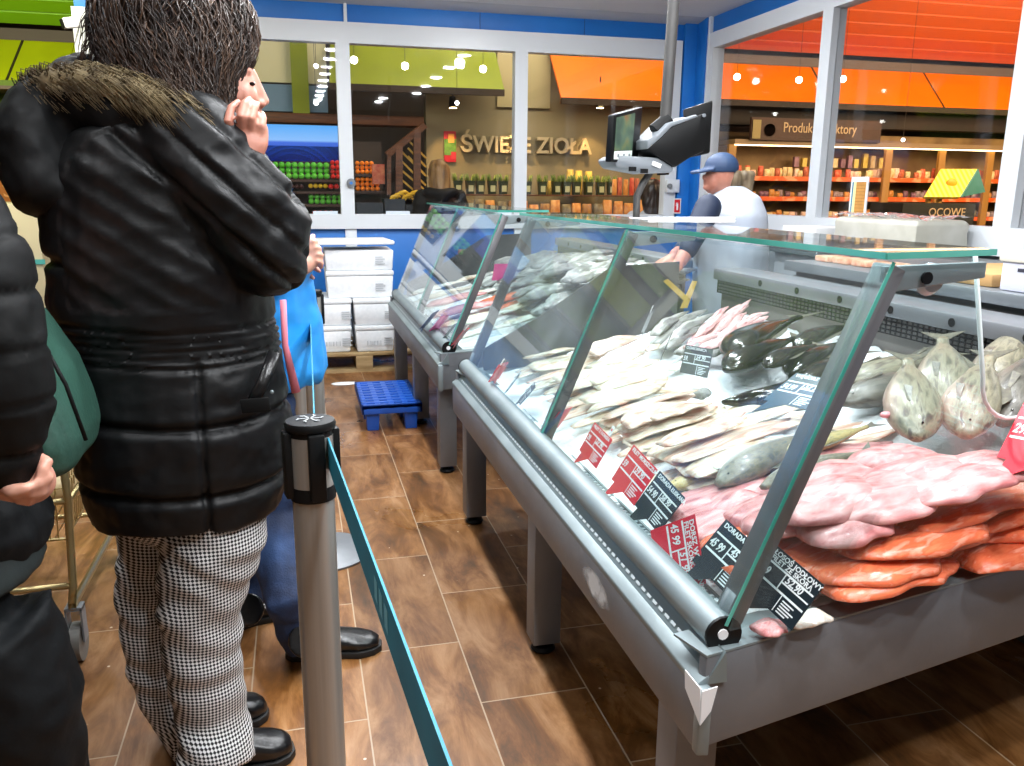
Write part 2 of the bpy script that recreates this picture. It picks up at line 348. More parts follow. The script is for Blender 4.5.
awning(-6,-1.0,2.24,2.74,lime,'awning','yellow green awning over the stall at the far left',[aY(3,78,YH-.5).x,-4.6])
slats(-6,-1.0,2.87,3.9,YH-.2,YH-2.6,12,limes,'slatted_canopy','lime green slatted canopy at the top left')
# pale fascia behind first window
o=empty('fascia','pale cream fascia with an olive post seen through the left back window','fascia',(0,YH,2.3))
b=MB(); b.box((-.98,YH-.1,2.42),(.4,YH-.02,3.3)); b.build('board',cream,o)
b=MB(); b.box((.02,YH-.16,2.1),(.2,YH-.1,3.3)); b.build('post',olive,o)
b=MB(); b.box((-.98,YH-.1,2.12),(.4,YH-.02,2.40)); b.build('lower_board',pm('grey_blue_board','#6f8fb0',.6),o)
# tan wall with sign
tan=pm('tan_wall_paint','#8d8468',.7,c2='#7d745a',scale=1.2)
b=MB(); b.box((aY(426,120,YH).x,YH,0),(5.15,YH+.15,2.9)); struct(b.build('wall_tan',tan))
bw=pm('brown_wood','#6b3f1d',.5,c2='#4d2b12',scale=6,stretch=(1,8,8))
b=MB(); b.box((2.35,YH-.03,2.25),(3.0,YH,3.3)); struct(b.build('trim_6',pm('cream_wall','#b5ab84',.6)))
letters=pm('sign_letters','#c3b492',.6)
a=aY(459,151.5,YH); c=aY(589,151.5,YH)
sg=empty('wall_sign','raised beige sign reading ŚWIEŻE ZIOŁA on the tan wall','sign',(a.x,YH,a.z))
t=text('ŚWIEŻE ZIOŁA',.27,letters,'lettering',sg,Matrix.Identity(4),ext=.03,bold=.006)
xs=[v.co.x for v in t.data.vertices]; wd=max(xs)-min(xs)
t.data.transform(Matrix.Translation((a.x,YH-.06,a.z))@Matrix.Rotation(R(90),4,'X')@Matrix.Diagonal(((c.x-a.x)/wd,.95,1,1)))
# spot lamps washing the tan wall (things + lights)
def spot_lamp(x,y,z,label,power=25,col=(1,.62,.25)):
    o=empty('spot_lamp',label,'lamp',(x,y,z)); b=MB(); b.cyl((x,y,z),(x,y+.03,z+.12),.05,14,.035); b.cyl((x,y+.015,z+.12),(x,y+.015,z+.35),.008,8); b.build('housing',black_pl,o,smooth='auto')
    b=MB(); b.cyl((x,y,z+.002),(x,y,z-.004),.042,16); b.build('lamp_face',pm('lamp_glow','#ffe0a0',.5,emit=14),o)
    ld=bpy.data.lights.new('spot','SPOT'); ld.energy=power; ld.color=col; ld.spot_size=R(70); ld.spot_blend=.6; ld.shadow_soft_size=.04
    q=bpy.data.objects.new('spot_light',ld); COL.objects.link(q); q.location=(x,y,z-.02); q.rotation_euler=(R(22),0,0); q.parent=o; q.matrix_parent_inverse=WINV(o)
for px,lb in ((453,'warm spot lamp on the tan wall right above the red poster'),(520,'warm spot lamp above the middle of the wall sign'),(600,'warm spot lamp above the end of the wall sign')):
    p=aY(px,108,YH-.38); spot_lamp(p.x,p.y,p.z,lb)
# poster
a,c=hb(444,131,456,162,YH-.03,.02)
o=empty('poster','red and green herb poster on the tan wall beside the sign','poster',a)
b=MB(); b.box(a,c); b.build('poster_sheet',pm('poster_red','#b3122a',.5),o)
h=c[2]-a[2]; b=MB(); b.box((a[0],a[1]-.004,a[2]+.22*h),(c[0],a[1],a[2]+.75*h)); b.build('herb_photo',pm('herb_print','#2f6a22',.5,c2='#79a84a',scale=14),o)
b=MB(); b.box((a[0]+.08,a[1]-.006,a[2]+.1*h),(c[0],a[1]-.004,a[2]+.33*h)); b.build('red_corner',pm('poster_red_light','#c93040',.5),o)
b=MB(); b.box((c[0]-.09,a[1]-.006,c[2]-.13),(c[0]-.02,a[1]-.004,c[2]-.03)); b.build('yellow_badge',pm('badge','#e7a04a',.5),o)
# herb shelves
def hall_shelf(px0,px1,py,Y,label,mat,depth=.35,th=3):
    a=aY(px0,py,Y); c=aY(px1,py+th,Y)
    b=MB(); b.box((a.x,Y,c.z),(c.x,Y+depth,a.z)); o=tag(b.build('shelf_board',mat,bevel=.004),label,'shelf'); return a.z
YS=YH-.4
zs=hall_shelf(452,664,194,YS,'upper brown shelf board of the herb display',bw)
zs2=hall_shelf(452,664,219,YS-.1,'lower brown shelf board of the herb display',bw,.45)
dkg=pm('herb_pot_dark','#26331a',.5); lblm=pm('herb_label','#b7b98c',.5); herb=pm('herb_leaves','#7c8a3c',.6,c2='#3f5a1f',scale=30)
pot=empty('potted_herb','dark potted herb with a pale label on the upper display shelf','herb',(0,0,0),'potted herbs on the upper shelf')
b=MB(); b.tube([(0,0,0),(0,0,.15)],[.055,.07],4); b.build('pot',dkg,pot)
b=MB(); b.box((-.028,-.062,.03),(.028,-.055,.1)); b.build('pot_label',lblm,pot)
b=MB()
for k in range(14):
    an=rnd.random()*6.3; q=Vector((math.cos(an)*.05,math.sin(an)*.05,.15)); b.tube([q*.5+Vector((0,0,.07)),q+Vector((0,0,.01)),q*1.25+Vector((0,0,.03+rnd.random()*.02))],[.012,.022,.004],5,flat=.3)
b.build('leaves',herb,pot,smooth=True)
first=True
for px in [458,470,480,492,503,517.5,527,542,556,566,576,588,600,611]:
    o=pot if first else copy_tree(pot); first=False; p=aY(px,193,YS+.12); o.location=(p.x,YS+.12,zs); o.rotation_euler.z=rnd.uniform(-.1,.1)
# bags and lower goods
bagm=[pm('goods_%d'%i,c,.45,c2=c2,scale=20,objrand=.15) for i,(c,c2) in enumerate((('#8a5a22','#b98236'),('#5b4a2c','#8d7a4a'),('#c5742a','#e0a050'),('#c9a23a','#e9cf62'),('#a8432c','#d97c54'),('#7d6a6a','#b9a0a6'),('#d8b070','#f0dcae'),('#c93a2a','#e87850'),('#e8b8a0','#f4d8c8'),('#6e4a5a','#9a6a7c')))]
bagm2=None
def pouch(mat,sx=.07,sz=.16,sy=.05):
    b=MB(); rs=[]
    for t in (0,.06,.25,.6,.85,.97,1):
        w=sx*(1-.15*abs(t-.4)); d=sy*(math.sin(math.pi*min(1,max(.04,t*.93+.05)))**.6); rs.append([Vector((w*c0,d*s0,sz*t)) for c0,s0 in [(math.copysign(abs(math.cos(q))**.5,math.cos(q)),math.copysign(abs(math.sin(q))**.7,math.sin(q))) for q in [2*math.pi*(k+.5)/10 for k in range(10)]]])
    b.rings(rs); me=b.mesh('pouch'); me.materials.append(mat)
    for p in me.polygons: p.use_smooth=True
    return me
def carton(mat,sx=.06,sz=.1,sy=.05):
    b=MB(); b.box((-sx,-sy,0),(sx,sy,sz)); me=b.mesh('carton'); me.materials.append(mat); return me
PM=[pouch(mm) for mm in bagm]; CM=[carton(mm) for mm in bagm]
def goods_row(px0,px1,Y,z,n,kinds,name,label,cat,group,hs=(.8,1.15),ws=1,carton_=False,jit=.01):
    a=aY(px0,200,Y); c=aY(px1,200,Y)
    for k in range(n):
        x=a.x+(c.x-a.x)*(k+.5)/n
        me=(CM if carton_ else PM)[rnd.choice(kinds)]
        o=link(name,me); o.location=(x+rnd.uniform(-jit,jit),Y+rnd.uniform(0,.05),z); w=(c.x-a.x)/n/.15*ws; o.scale=(w,w*.9,rnd.uniform(*hs)); o.rotation_euler.z=rnd.uniform(-.12,.12)
        tag(o,label,cat,group)
goods_row(452,664,YS,zs2,20,(0,1,2),'grocery_bag','brown and olive grocery bag on the lower shelf of the herb display','bag','bags on the lower herb shelf',hs=(1.0,1.4))
goods_row(612,662,YS+.05,zs,9,(4,2,7),'snack_pack','orange snack pack at the right end of the upper herb shelf','package','orange packs on the upper shelf',hs=(1.1,1.3),ws=.9)
goods_row(566,592,YS+.24,zs,3,(3,),'yellow_bag','shiny yellow bag standing above the potted herbs','bag','yellow bags above the herbs',hs=(1.7,1.9),ws=.9)
goods_row(540,565,YS+.2,zs,3,(3,6),'yellow_bag','shiny yellow bag between the potted herbs','bag','yellow bags between the herbs',hs=(.9,1.05),ws=1)
# produce side on the left window
screen=nt('blue_screen')
m_,n_,l_,b_=screen
tc=n_.new('ShaderNodeTexCoord'); sp=n_.new('ShaderNodeSeparateXYZ'); l_.new(tc.outputs['Generated'],sp.inputs[0]); rr=ramp(n_,[(0,'#2038a8'),(.52,'#2f62d0'),(.58,'#7fb4f0'),(1,'#4aa2ee')]); l_.new(sp.outputs['Z'],rr.inputs[0]); l_.new(rr.outputs[0],b_.inputs['Emission Color']); b_.inputs['Emission Strength'].default_value=.75; b_.inputs['Base Color'].default_value=(0,0,0,1)
o=empty('display_screen','wide blue seascape screen glowing behind the left back window','screen',(0,YH-.1,1.5))
a,c=hb(262,124,342,162,YH-.5,.03); 
b=MB(); b.box((a[0]-.6,a[1],a[2]),c); b.build('screen_image',m_,o)
b=MB(); b.box((a[0]-.65,a[1]+.031,a[2]-.04),(c[0]+.04,YH-.11,c[2]+.01)); b.build('screen_case',dk,o)
b=MB(); b.box((-.99,YH-.3,aY(300,123,YH-.3).z),(aY(424,120,YH-.3).x,YH+.02,aY(300,113,YH-.3).z)); tag(b.build('wooden_beam',bw,bevel=.01),'long brown wooden beam over the produce display','beam')
def crate(x,Y,z,w,h,d,mat,name,label,group=None,fill=None,par=None):
    o=empty(name,label,'crate',(x,Y,z),group)
    b=MB(); t=.012
    b.box((x-w/2,Y,z),(x+w/2,Y+d,z+t)); b.box((x-w/2,Y,z+t),(x+w/2,Y+t,z+h)); b.box((x-w/2,Y+d-t,z+t),(x+w/2,Y+d,z+h)); b.box((x-w/2,Y+t,z+t),(x-w/2+t,Y+d-t,z+h)); b.box((x+w/2-t,Y+t,z+t),(x+w/2,Y+d-t,z+h)); b.build('crate_shell',mat,o)
    return o
fruit={}
for nm,cc in (('apple_green','#5cc43a'),('orange_fruit','#ff8a14'),('red_fruit','#e01c18'),('yellow_fruit','#e8c020'),('dark_fruit','#4a2a28')):
    b=MB(); b.sph((0,0,0),.045,10,7); me=b.mesh(nm); me.materials.append(pm(nm,cc,.4)); [setattr(p,'use_smooth',True) for p in me.polygons]; fruit[nm]=me
def fruits(px0,px1,py0,py1,Y,nx,nz,key,label,group,name):
    a=aY(px0,py0,Y); c=aY(px1,py1,Y)
    for i in range(nx):
        for j in range(nz):
            o=link(name,fruit[key]); o.location=(a.x+(c.x-a.x)*(i+.5)/nx,Y+.02*(j%2)+.06*(nz-j)*0,c.z+(a.z-c.z)*(j+.5)/nz); s_=(c.x-a.x)/nx/.092; o.scale=(s_,s_,s_); tag(o,label,'fruit',group)
woodd=pm('display_wood','#3b2418',.6)
YP=YH-.75
def shelf_unit(px0,px1,py_list,Y,label):
    o=empty('produce_rack',label,'rack',(aY(px0,200,Y).x,Y,0))
    zz=[aY(px0,py,Y).z for py in py_list]
    for z in zz:
        b=MB(); b.box((aY(px0,200,Y).x,Y-.06,z-.025),(aY(px1,200,Y).x,Y+.25,z)); b.build('shelf',woodd,o)
    b=MB(); b.box((aY(px0,200,Y).x,Y+.25,0),(aY(px1,200,Y).x,Y+.28,max(zz)+.35)); b.build('back_panel',dk,o)
    return zz
zz=shelf_unit(262,344,(179,191,204,217),YP,'dark produce rack of apples behind the left back window')
fruits(272,330,162,179,YP,9,3,'apple_green','green apple on the top rack behind the left window','green apples on the top rack','green_apple')
fruits(330,345,160,179,YP-.02,3,4,'red_fruit','red apple in the stack beside the green apples','red apples beside the green','red_apple')
fruits(308,328,182,190,YP,4,1,'yellow_fruit','yellow apple on the second rack','yellow apples','yellow_apple')
fruits(328,345,182,191,YP,3,1,'red_fruit','red apple on the second rack','red apples second row','red_apple')
fruits(312,334,209,217,YP,4,1,'red_fruit','red tomato on the bottom rack','tomatoes','tomato')
fruits(308,343,194,204,YP,6,2,'apple_green','green apple on the third rack','green apples third row','green_apple')
fruits(276,304,183,190,YP,6,1,'dark_fruit','dark plum on the second rack','plums','plum')
zz=shelf_unit(353,385,(174,191,218),YP,'orange stacked rack behind the middle back window')
fruits(355,374,161,174,YP,4,3,'orange_fruit','orange in the stack left of the wooden stand','oranges, upper stack','orange')
fruits(355,380,177,191,YP,5,3,'orange_fruit','orange in the lower stack left of the wooden stand','oranges, lower stack','orange')
a,c=hb(372,164,385,184,YP-.1,.05); b=MB(); b.box(a,c); tag(b.build('carton_box',pm('red_print_box','#b8452f',.5,c2='#d58a60',scale=12)),'reddish printed carton beside the orange stack','box')
# wooden ladder-like stand
o=empty('wooden_stand','brown wooden stair shaped produce stand with yellow slats','stand',aY(410,200,YH-1))
YL=YH-1.0
def bar(p,q,r,Y,mb,flat=1): a_=aY(*p,Y); c_=aY(*q,Y); mb.tube([a_,c_],[r,r],4)
b=MB(); bar((387,155),(425,125),.045,YL,b); b.build('sloping_rail',bw,o)
b=MB(); bar((417,130),(417,196),.05,YL,b); b.build('post',bw,o)
b=MB(); bar((399,146),(399,196),.05,YL,b); b.build('post',bw,o)
b=MB(); bar((389,150),(389,195),.03,YL,b); b.build('post',bw,o)
ysl=pm('yellow_slat','#d8a83c',.5)
for k in range(5):
    b=MB(); bar((400,150+k*9.5),(426,176+k*9.5) if k<2 else (426,172+k*9.5),.014,YL+.05,b); b.build('slat',ysl,o)
for k in range(3):
    b=MB(); bar((408,140+k*8),(426,158+k*9),.014,YL+.05,b); b.build('slat',ysl,o)
# dark crates and bananas in front
YC=YH-1.5
for i,(x0,x1,y0,y1) in enumerate(((356,384,203,218),(384,406,199,218),(406,424,205,218))):
    a,c=hb(x0,y0,x1,y1,YC,.3); crate((a[0]+c[0])/2,YC,a[2],c[0]-a[0]-.01,c[2]-a[2],.3,pm('dark_crate_%d'%i,'#26303a',.5),'produce_crate',('dark produce crate under the orange stack','dark produce crate below the bananas','narrow dark crate beside the long haired shopper')[i])
bm_=pm('banana','#e3b420',.45)
for k in range(7):
    p=aY(394+k*4,199-(k%3)*2,YC+.12); b=MB(); b.tube([p+Vector((-.05,0,-.03)),p+Vector((-.02,0,.02)),p+Vector((.03,0,.035)),p+Vector((.07,0,.02))],[.008,.019,.019,.006],7,round_ends=True); tag(b.build('banana',bm_,smooth=True),'yellow banana in the bunch on the dark crate','banana','bananas on the dark crate')
b=MB(); b.box((aY(352,218,YC).x,YC-.05,0),(aY(425,218,YC).x,YC+.35,aY(400,218.5,YC).z)); tag(b.build('produce_plinth',dk),'dark plinth carrying the produce crates','plinth')

# right hand chilled shelves
YF_=YH-.35
fx0=aY(727,200,YF_).x; fx1=12.3
oshelf=pm('orange_shelf_strip','#e8601c',.5,c2='#f7a070',scale=9,lo=.5,hi=.6,detail=1)
fr=empty('chilled_cabinet','long chilled cabinet of packaged food with orange price strips behind the right windows','cabinet',(fx0,YF_,0))
b=MB(); b.box((fx0,YF_+.4,0),(fx1,YF_+.45,2.05)); b.build('back_panel',pm('cabinet_back','#9a7a4a',.6,c2='#6b4d2c',scale=2),fr)
cz=[aY(800,y,YF_).z for y in (177,197,217,240)]
for z in cz:
    b=MB(); b.box((fx0,YF_,z-.02),(fx1,YF_+.4,z)); b.build('shelf',pm('shelf_grey','#5c4a3a',.6) if z==cz[0] else MATS['shelf_grey'],fr)
    b=MB(); b.box((fx0,YF_-.012,z-.05),(fx1,YF_-.001,z+.005)); b.build('price_strip',oshelf,fr)
zc=aY(800,146,YF_).z
b=MB(); b.box((fx0,YF_-.1,zc),(fx1,YF_+.45,zc+.06)); b.build('top',pm('cabinet_top','#8d7350',.5),fr)
b=MB(); b.box((fx0+.02,YF_-.08,zc-.012),(fx1,YF_-.04,zc-.001)); b.build('lamp_tube',pm('cabinet_lamp','#ffd9a0',.5,emit=6),fr)
for px in (729,884,937,985):
    x=aY(px,200,YF_-.05).x; b=MB(); b.box((x-.05,YF_-.06,0),(x+.05,YF_-.015,zc)); b.build('door_post',pm('door_post','#a97c3a',.5) if px==729 else MATS['door_post'],fr)
sgn=empty('cabinet_sign','brown sign board with pale writing beginning Produkty above the cabinet','sign',(fx0,YF_-.12,zc+.1))
a,c=hb(752,117,880,143,YF_-.15,.04); b=MB(); b.box(a,c); b.build('sign_board',pm('sign_brown','#4a2c1c',.6,c2='#3a2216',scale=3),sgn)
a1=aY(783,132,YF_-.16); b1=aY(856,132,YF_-.16)
t=text('Produkty    aktory',.2,pm('sign_pale','#c9ad86',.6),'lettering',sgn,Matrix.Identity(4),ext=.003)
xs=[v.co.x for v in t.data.vertices]; t.data.transform(Matrix.Translation((a1.x,YF_-.156,a1.z))@Matrix.Rotation(R(90),4,'X')@Matrix.Diagonal(((b1.x-a1.x)/(max(xs)-min(xs)),.85,1,1)))
b=MB(); p=aY(757,130,YF_-.16); b.box(p+Vector((-.06,-.004,-.1)),p+Vector((.05,0,.12))); b.build('bottle_print',pm('sign_print','#9a8a55',.6),sgn)
b=MB(); p=aY(770,130,YF_-.16); b.lathe([(.001,0),(.07,0),(.075,.003)],14,p+Vector((0,0,0))); b.v=[Vector((v.x,p.y-.004+(v.z-p.z)*0,p.z+(v.y-p.y))) for v in b.v]; b.build('plate_print',MATS['sign_print'],sgn)
for (z,n,kinds,hs,ct,lb,grp) in ((cz[0],64,(4,6,8,4,6,7),(.5,.85),False,'small pale meat pack on the top shelf of the chilled cabinet','packs on the top chilled shelf'),
     (cz[1],60,(5,9,5,2,9),(.35,.6),False,'small dark red meat pack on the middle shelf of the chilled cabinet','packs on the middle chilled shelf'),
     (cz[2],56,(6,5,8,2),(.35,.6),False,'small pack on the bottom shelf of the chilled cabinet','packs on the bottom chilled shelf')):
    goods_row(730,1035,YF_+.06,z,n,kinds,'food_pack',lb,'package',grp,hs=hs,ws=1.1,jit=.03)
goods_row(790,880,YF_+.2,cz[0]+.13,12,(3,6,9,3),'food_carton','cream carton standing in the second row of the top chilled shelf','package','cartons at the back of the top shelf',hs=(1.1,1.9),ws=.7,carton_=True)
# lit ceiling part above cabinets
b=MB(); b.box((5.0,YH-.2,2.12),(12.5,YH+.1,2.30)); tag(b.build('bulkhead',dk),'dark bulkhead between the orange awning and the chilled cabinet','bulkhead')
# yellow striped stand
ys=empty('promotion_stand','yellow striped roof shaped promotion stand with a teal side on a dark counter','stand',aY(950,197,7.6))
Yy=7.6
P=[aY(924,197,Yy),aY(960,197,Yy),aY(977,169,Yy+.25),aY(941,169,Yy+.25)]
def stripes(name,c1,c2,sc):
    m,n,l,b=nt(name); tc=n.new('ShaderNodeTexCoord'); w=n.new('ShaderNodeTexWave'); w.inputs['Scale'].default_value=sc; l.new(tc.outputs['Object'],w.inputs['Vector']); r=ramp(n,[(.45,c1),(.55,c2)]); l.new(w.outputs['Fac'],r.inputs[0]); l.new(r.outputs[0],b.inputs['Base Color']); b.inputs['Roughness'].default_value=.5; return m
b=MB(); b.prism(P,(0,.02,-.02)); b.build('striped_panel',stripes('yellow_stripes','#f2cf20','#e8e070',5),ys)
b=MB(); b.prism([P[1],aY(984,192,Yy+.5),P[2]],(.02,.0,0)); b.build('side_panel',pm('teal_panel','#3f7f78',.6),ys)
q=(P[0]+P[1]+P[2]+P[3])/4; b=MB(); b.sph(q+Vector((0,-.015,0)),(.07,.02,.05),12,6); b.build('orange_badge',pm('badge_orange','#f0a020',.5),ys,smooth=True)
b=MB(); 
for px in (929,940): p=aY(px,205,Yy+.05); b.box((p.x-.02,p.y,aY(px,222,Yy).z),(p.x+.02,p.y+.04,P[0].z+.02))
b.build('strut',MATS['door_post'],ys)
a=aY(902,203,Yy); c=aY(972,222,Yy)
b=MB(); b.box((a.x,Yy-.02,0),(c.x,Yy+.5,a.z)); b.build('counter',pm('counter_dark','#2c2d2a',.5),ys)
t=text('OCOWE',.12,MATS['sign_pale'],'lettering',ys,Matrix.Identity(4),ext=.002)
p=aY(928,216,Yy-.025); t.data.transform(Matrix.Translation(p)@Matrix.Rotation(R(90),4,'X'))
# glowing dots on added cords, standing in for lamps reflected in the panes
for i,(px,py,lb) in enumerate(((354,60,'bright dot for a reflected lamp at the left edge of the olive awning'),(405,66,'bright dot for a reflected lamp in the middle of the olive awning'),(483,69,'bright dot for a reflected lamp at the right of the olive awning'),(457,103,'bright dot for a reflected lamp low in the middle back window'),
  (737,77,'bright dot for a reflected lamp at the left of the orange awning'),(799,80,'bright dot for a reflected lamp beside the mullion on the orange awning'),(843,79,'bright dot for a reflected lamp just right of the mullion'),(903,140,'small dot for a reflected lamp over the right chilled shelves'),(316,66,'small bright dot for a reflected lamp on the olive post'),(316,103,'small bright dot for a reflected lamp below the olive post'))):
    Yq=8.6; p=aY(px,py,Yq); o=empty('reflected_dot',lb,'lamp',p); b=MB(); b.sph(p,.035 if i not in (3,7,8,9) else .02,12,8); b.build('dot_globe',MATS.get('reflected_dot_glow') or pm('reflected_dot_glow','#ffffff',.5,emit=12),o,smooth=True)
    b=MB(); b.cyl(p+Vector((0,.0,.03)),p+Vector((0,0,4.3-p.z)),.0025,6); b.build('cord',dk,o)

# ---- left stall beyond the opening
a,c=hb(-60,86,45,92,9.0,.5)
st=empty('market_stall','market stall rack at the far left behind the women','stall',(-2.4,9,0))
for y,mt_ in ((86,'#6a5a48'),(135,'#4a3c28'),(178,'#3a2a1c'),(205,'#8a5a2c')):
    z=aY(20,y,9.0).z; b=MB(); b.box((-5,9.0,z-.03),(-1.1,9.5,z)); b.build('shelf',pm('stall_'+mt_[1:],mt_,.6),st)
b=MB(); b.box((-5,9.5,0),(-1.1,9.55,2.3)); b.build('back_panel',pm('stall_green','#6f8a1c',.6,c2='#4d6612',scale=3),st)
a,c=hb(-30,103,17,128,8.9,.3); cr=crate((a[0]+c[0])/2,8.9,a[2],c[0]-a[0],c[2]-a[2],.3,pm('orange_crate','#e39a1c',.5,c2='#c97f10',scale=6),'orange_crate','orange yellow crate on the upper stall shelf at the far left')
a,c=hb(-30,157,13,179,8.88,.3); b=MB(); b.box(a,c); o=tag(b.build('printed_carton',pm('carton_red','#e8442c',.5)),'red and yellow printed carton at the far left stall','carton')
b=MB(); b.box((a[0],a[1]-.004,a[2]),(c[0],a[1],a[2]+(c[2]-a[2])*.4)); b.build('yellow_band',pm('carton_yellow','#e8c82c',.5),o)
text('BLI',.16,wt,'lettering',o,Matrix.Translation(aY(1,165,8.87))@Matrix.Rotation(R(90),4,'X'),ext=.002)
a,c=hb(-30,180,20,202,8.87,.3); b=MB(); b.box(a,c); o=tag(b.build('printed_carton',pm('carton_brown','#a8621c',.5)),'brown printed carton below the red carton at the far left','carton')
text('S',.2,pm('carton_print','#d8a060',.5),'lettering',o,Matrix.Translation(aY(3,197,8.86))@Matrix.Rotation(R(90),4,'X'),ext=.002)
# white slatted freezer chest
a,c=hb(-80,203,48,300,7.6,.8)
fz=empty('freezer_chest','cream white ribbed chest cabinet at the far left','cabinet',(a[0],7.6,0))
b=MB(); b.box((a[0],7.6,.0),(c[0],8.4,c[2])); b.build('body',pm('cream_body','#d8ceae',.5),fz,bevel=.02)
for k in range(5):
    z=c[2]-.15-.19*k; b=MB(); b.box((a[0]+.5,7.588,z-.05),(c[0]-.3,7.6,z-.035)); b.build('rib',pm('cream_rib','#b9ac8a',.5) if k==0 else MATS['cream_rib'],fz,bevel=.003)
b=MB(); z=aY(30,262,7.58).z; b.box((aY(18,262,7.58).x,7.58,z-.02),(aY(45,262,7.58).x,7.588,z+.02)); b.build('teal_stripe',pm('teal_stripe','#58b8b8',.5),fz)
# CCTV camera on the wall end
p=aY(78,22,6.7)
cc=empty('security_camera','white bullet security camera at the top left','camera',p)
b=MB(); b.M=frame(p,(-1,-.5,-.25),(0,0,1)); b.box((-.09,-.035,-.035),(.10,.035,.035)); b.build('camera_housing',white_pl,cc,bevel=.012)
b=MB(); b.M=frame(p,(-1,-.5,-.25),(0,0,1)); b.box((.101,-.028,-.028),(.108,.028,.028)); b.build('lens_window',black_pl,cc)
b=MB(); b.tube([p+Vector((.07,.03,.02)),p+Vector((.12,.08,.1)),p+Vector((.12,.19,.14))],.012,8); b.build('bracket',white_pl,cc,smooth=True)
# ================================================================ fish display cases
DX=Vector((.979,.202,0))            # direction of the slanted end faces
XB=1.86
pm_post=pm('post_steel','#77777a',.4,.5,'#6a696b',scale=4)
def case(y0,y1,posts,label,skewfar=True,notch=True,end=True):
    x0=.575; o=empty('display_case',label,'display case',(x0,y0,0))
    L=(XB+.12-x0)/DX.x; e0=Vector((x0+.01,y0,0)); sk=DX*L
    def P(x,y,z): return Vector((x,y+(x-x0)*DX.y/DX.x,z))   # skewed plan, y measured on the front line
    # front apron, light top strip, price rail, round glass rail
    b=MB(); b.box((x0,y0,.43),(x0+.025,y1,.54)); b.build('front_apron',steel,o,bevel=.003)
    b=MB(); b.prism([(x0-.002,y0,.535),(x0-.002,y0,.548),(x0+.018,y0,.562),(x0+.022,y0,.54)],(0,y1-y0,0)); b.build('front_lip',alu,o,bevel=.002)
    b=MB(); b.prism([(x0+.018,y0,.545),(x0+.018,y0,.556),(x0+.045,y0,.598),(x0+.05,y0,.545)],(0,y1-y0,0)); pr=b.build('price_rail',pm('rail_strip','#7d8a8c',.4,.4) if 'rail_strip' not in MATS else MATS['rail_strip'],o)
    b=MB(); nn=int((y1-y0-.1)/.026)
    for k in range(nn):
        y=y0+.06+k*.026; b.add([(x0+.0245,y,.5672),(x0+.0245,y+.017,.5672),(x0+.0275,y+.017,.5718),(x0+.0275,y,.5718)],[(0,1,2,3)])
    b.v=[v+Vector((-.0016,0,.001)) for v in b.v]
    b.build('rail_slots',pm('slot_grey','#b4bdc0',.5) if 'slot_grey' not in MATS else MATS['slot_grey'],pr)
    b=MB(); b.tube([(.628,y0+.03,.612),(.628,y1-.02,.612)],[.03,.03],18); tr=b.build('glass_rail',alu,o,smooth='auto')
    for y,dy in ((y0+.03,-1),(y1-.02,1)):
        b=MB(); b.cyl((.628,y,.612),(.628,y+.006*dy,.612),.0315,18); b.build('end_cap',black_pl,tr,smooth='auto')
        b=MB(); b.cyl((.625,y+.006*dy,.615),(.625,y+.009*dy,.615),.009,10); b.build('screw',white_pl,tr,smooth='auto')
    # corner trim
    b=MB(); b.prism([P(x0-.002,y0-.012,.428),P(x0+.018,y0-.02,.428),P(x0+.018,y0+.004,.428),(x0-.002,y0+.006,.428)],(0,0,.118)); b.build('corner_trim',alu,o,bevel=.003)
    # end aprons
    for yy,sgn,nm in ((y0,-1,'near'),(y1,1,'far')):
        b=MB(); a=Vector((x0+.012,yy,0)); n_=Vector((-DX.y,DX.x,0))*.02*(-sgn)
        d=DX*L
        b.prism([a+Vector((0,0,.43)),a+d+Vector((0,0,.43)),a+d+n_+Vector((0,0,.43)),a+n_+Vector((0,0,.43))],(0,0,.162)); ap=b.build('end_apron',steel,o,bevel=.004)
        b=MB(); n2=Vector((-DX.y,DX.x,0))*.085*(-sgn)
        b.prism([a+Vector((0,0,.592)),a+d+Vector((0,0,.592)),a+d+n2+Vector((0,0,.586)),a+n2+Vector((0,0,.586))],(0,0,.004)); b.build('rim',alu,ap)
    # tray under the ice
    b=MB(); b.prism([P(.60,y0+.03,.53),P(XB,y0+.03,.53),P(XB,y1-.03,.53),P(.60,y1-.03,.53)],(0,0,.02)); b.build('tray',steel_dk,o)
    # drain grille along the front
    b=MB(); nn=int((y1-y0-.1)/.02)
    for k in range(nn):
        y=y0+.06+.02*k; b.box((.655,y,.584),(.70,y+.009,.589))
    b.box((.652,y0+.04,.58),(.657,y1-.04,.592)); b.box((.70,y0+.04,.58),(.705,y1-.04,.592)); b.build('drain_grille',alu,o)
    # far inner partition panel (steel), rising to the back
    b=MB(); y=y1-.045
    b.prism([P(.70,y,.54),P(1.62,y,.54),P(1.62,y,1.00),P(1.28,y,.99),P(.95,y,.80),P(.70,y,.68)],(0,.012,0)); b.build('partition_panel',steel_dk,o)
    # back: plain panel, perforated vent, lip with holes
    yA=y0+.02+(XB-x0)*.206; yBk=y1-.03
    b=MB(); b.box((XB,yA,.55),(XB+.02,yBk+.25,.855)); b.build('back_panel',pm('back_panel_steel','#75716c',.45,.4,'#615d59',scale=3) if 'back_panel_steel' not in MATS else MATS['back_panel_steel'],o)
    b=MB(); b.box((XB-.025,yA,.855),(XB+.02,yBk+.25,.915)); v=b.build('vent_strip',black_pl,o)
    b=MB(); 
    for j in range(4):
        y=yA+.01
        while y<yBk+.22:
            b.box((XB-.028,y,.86+j*.014),(XB-.025,y+.016,.868+j*.014)); y+=.024
    b.build('vent_mesh',steel_dk,v)
    b=MB(); b.box((XB-.05,yA,.915),(XB+.12,yBk+.25,.965)); lp=b.build('service_lip',steel_dk if False else steel,o,bevel=.008)
    y=yA+.12
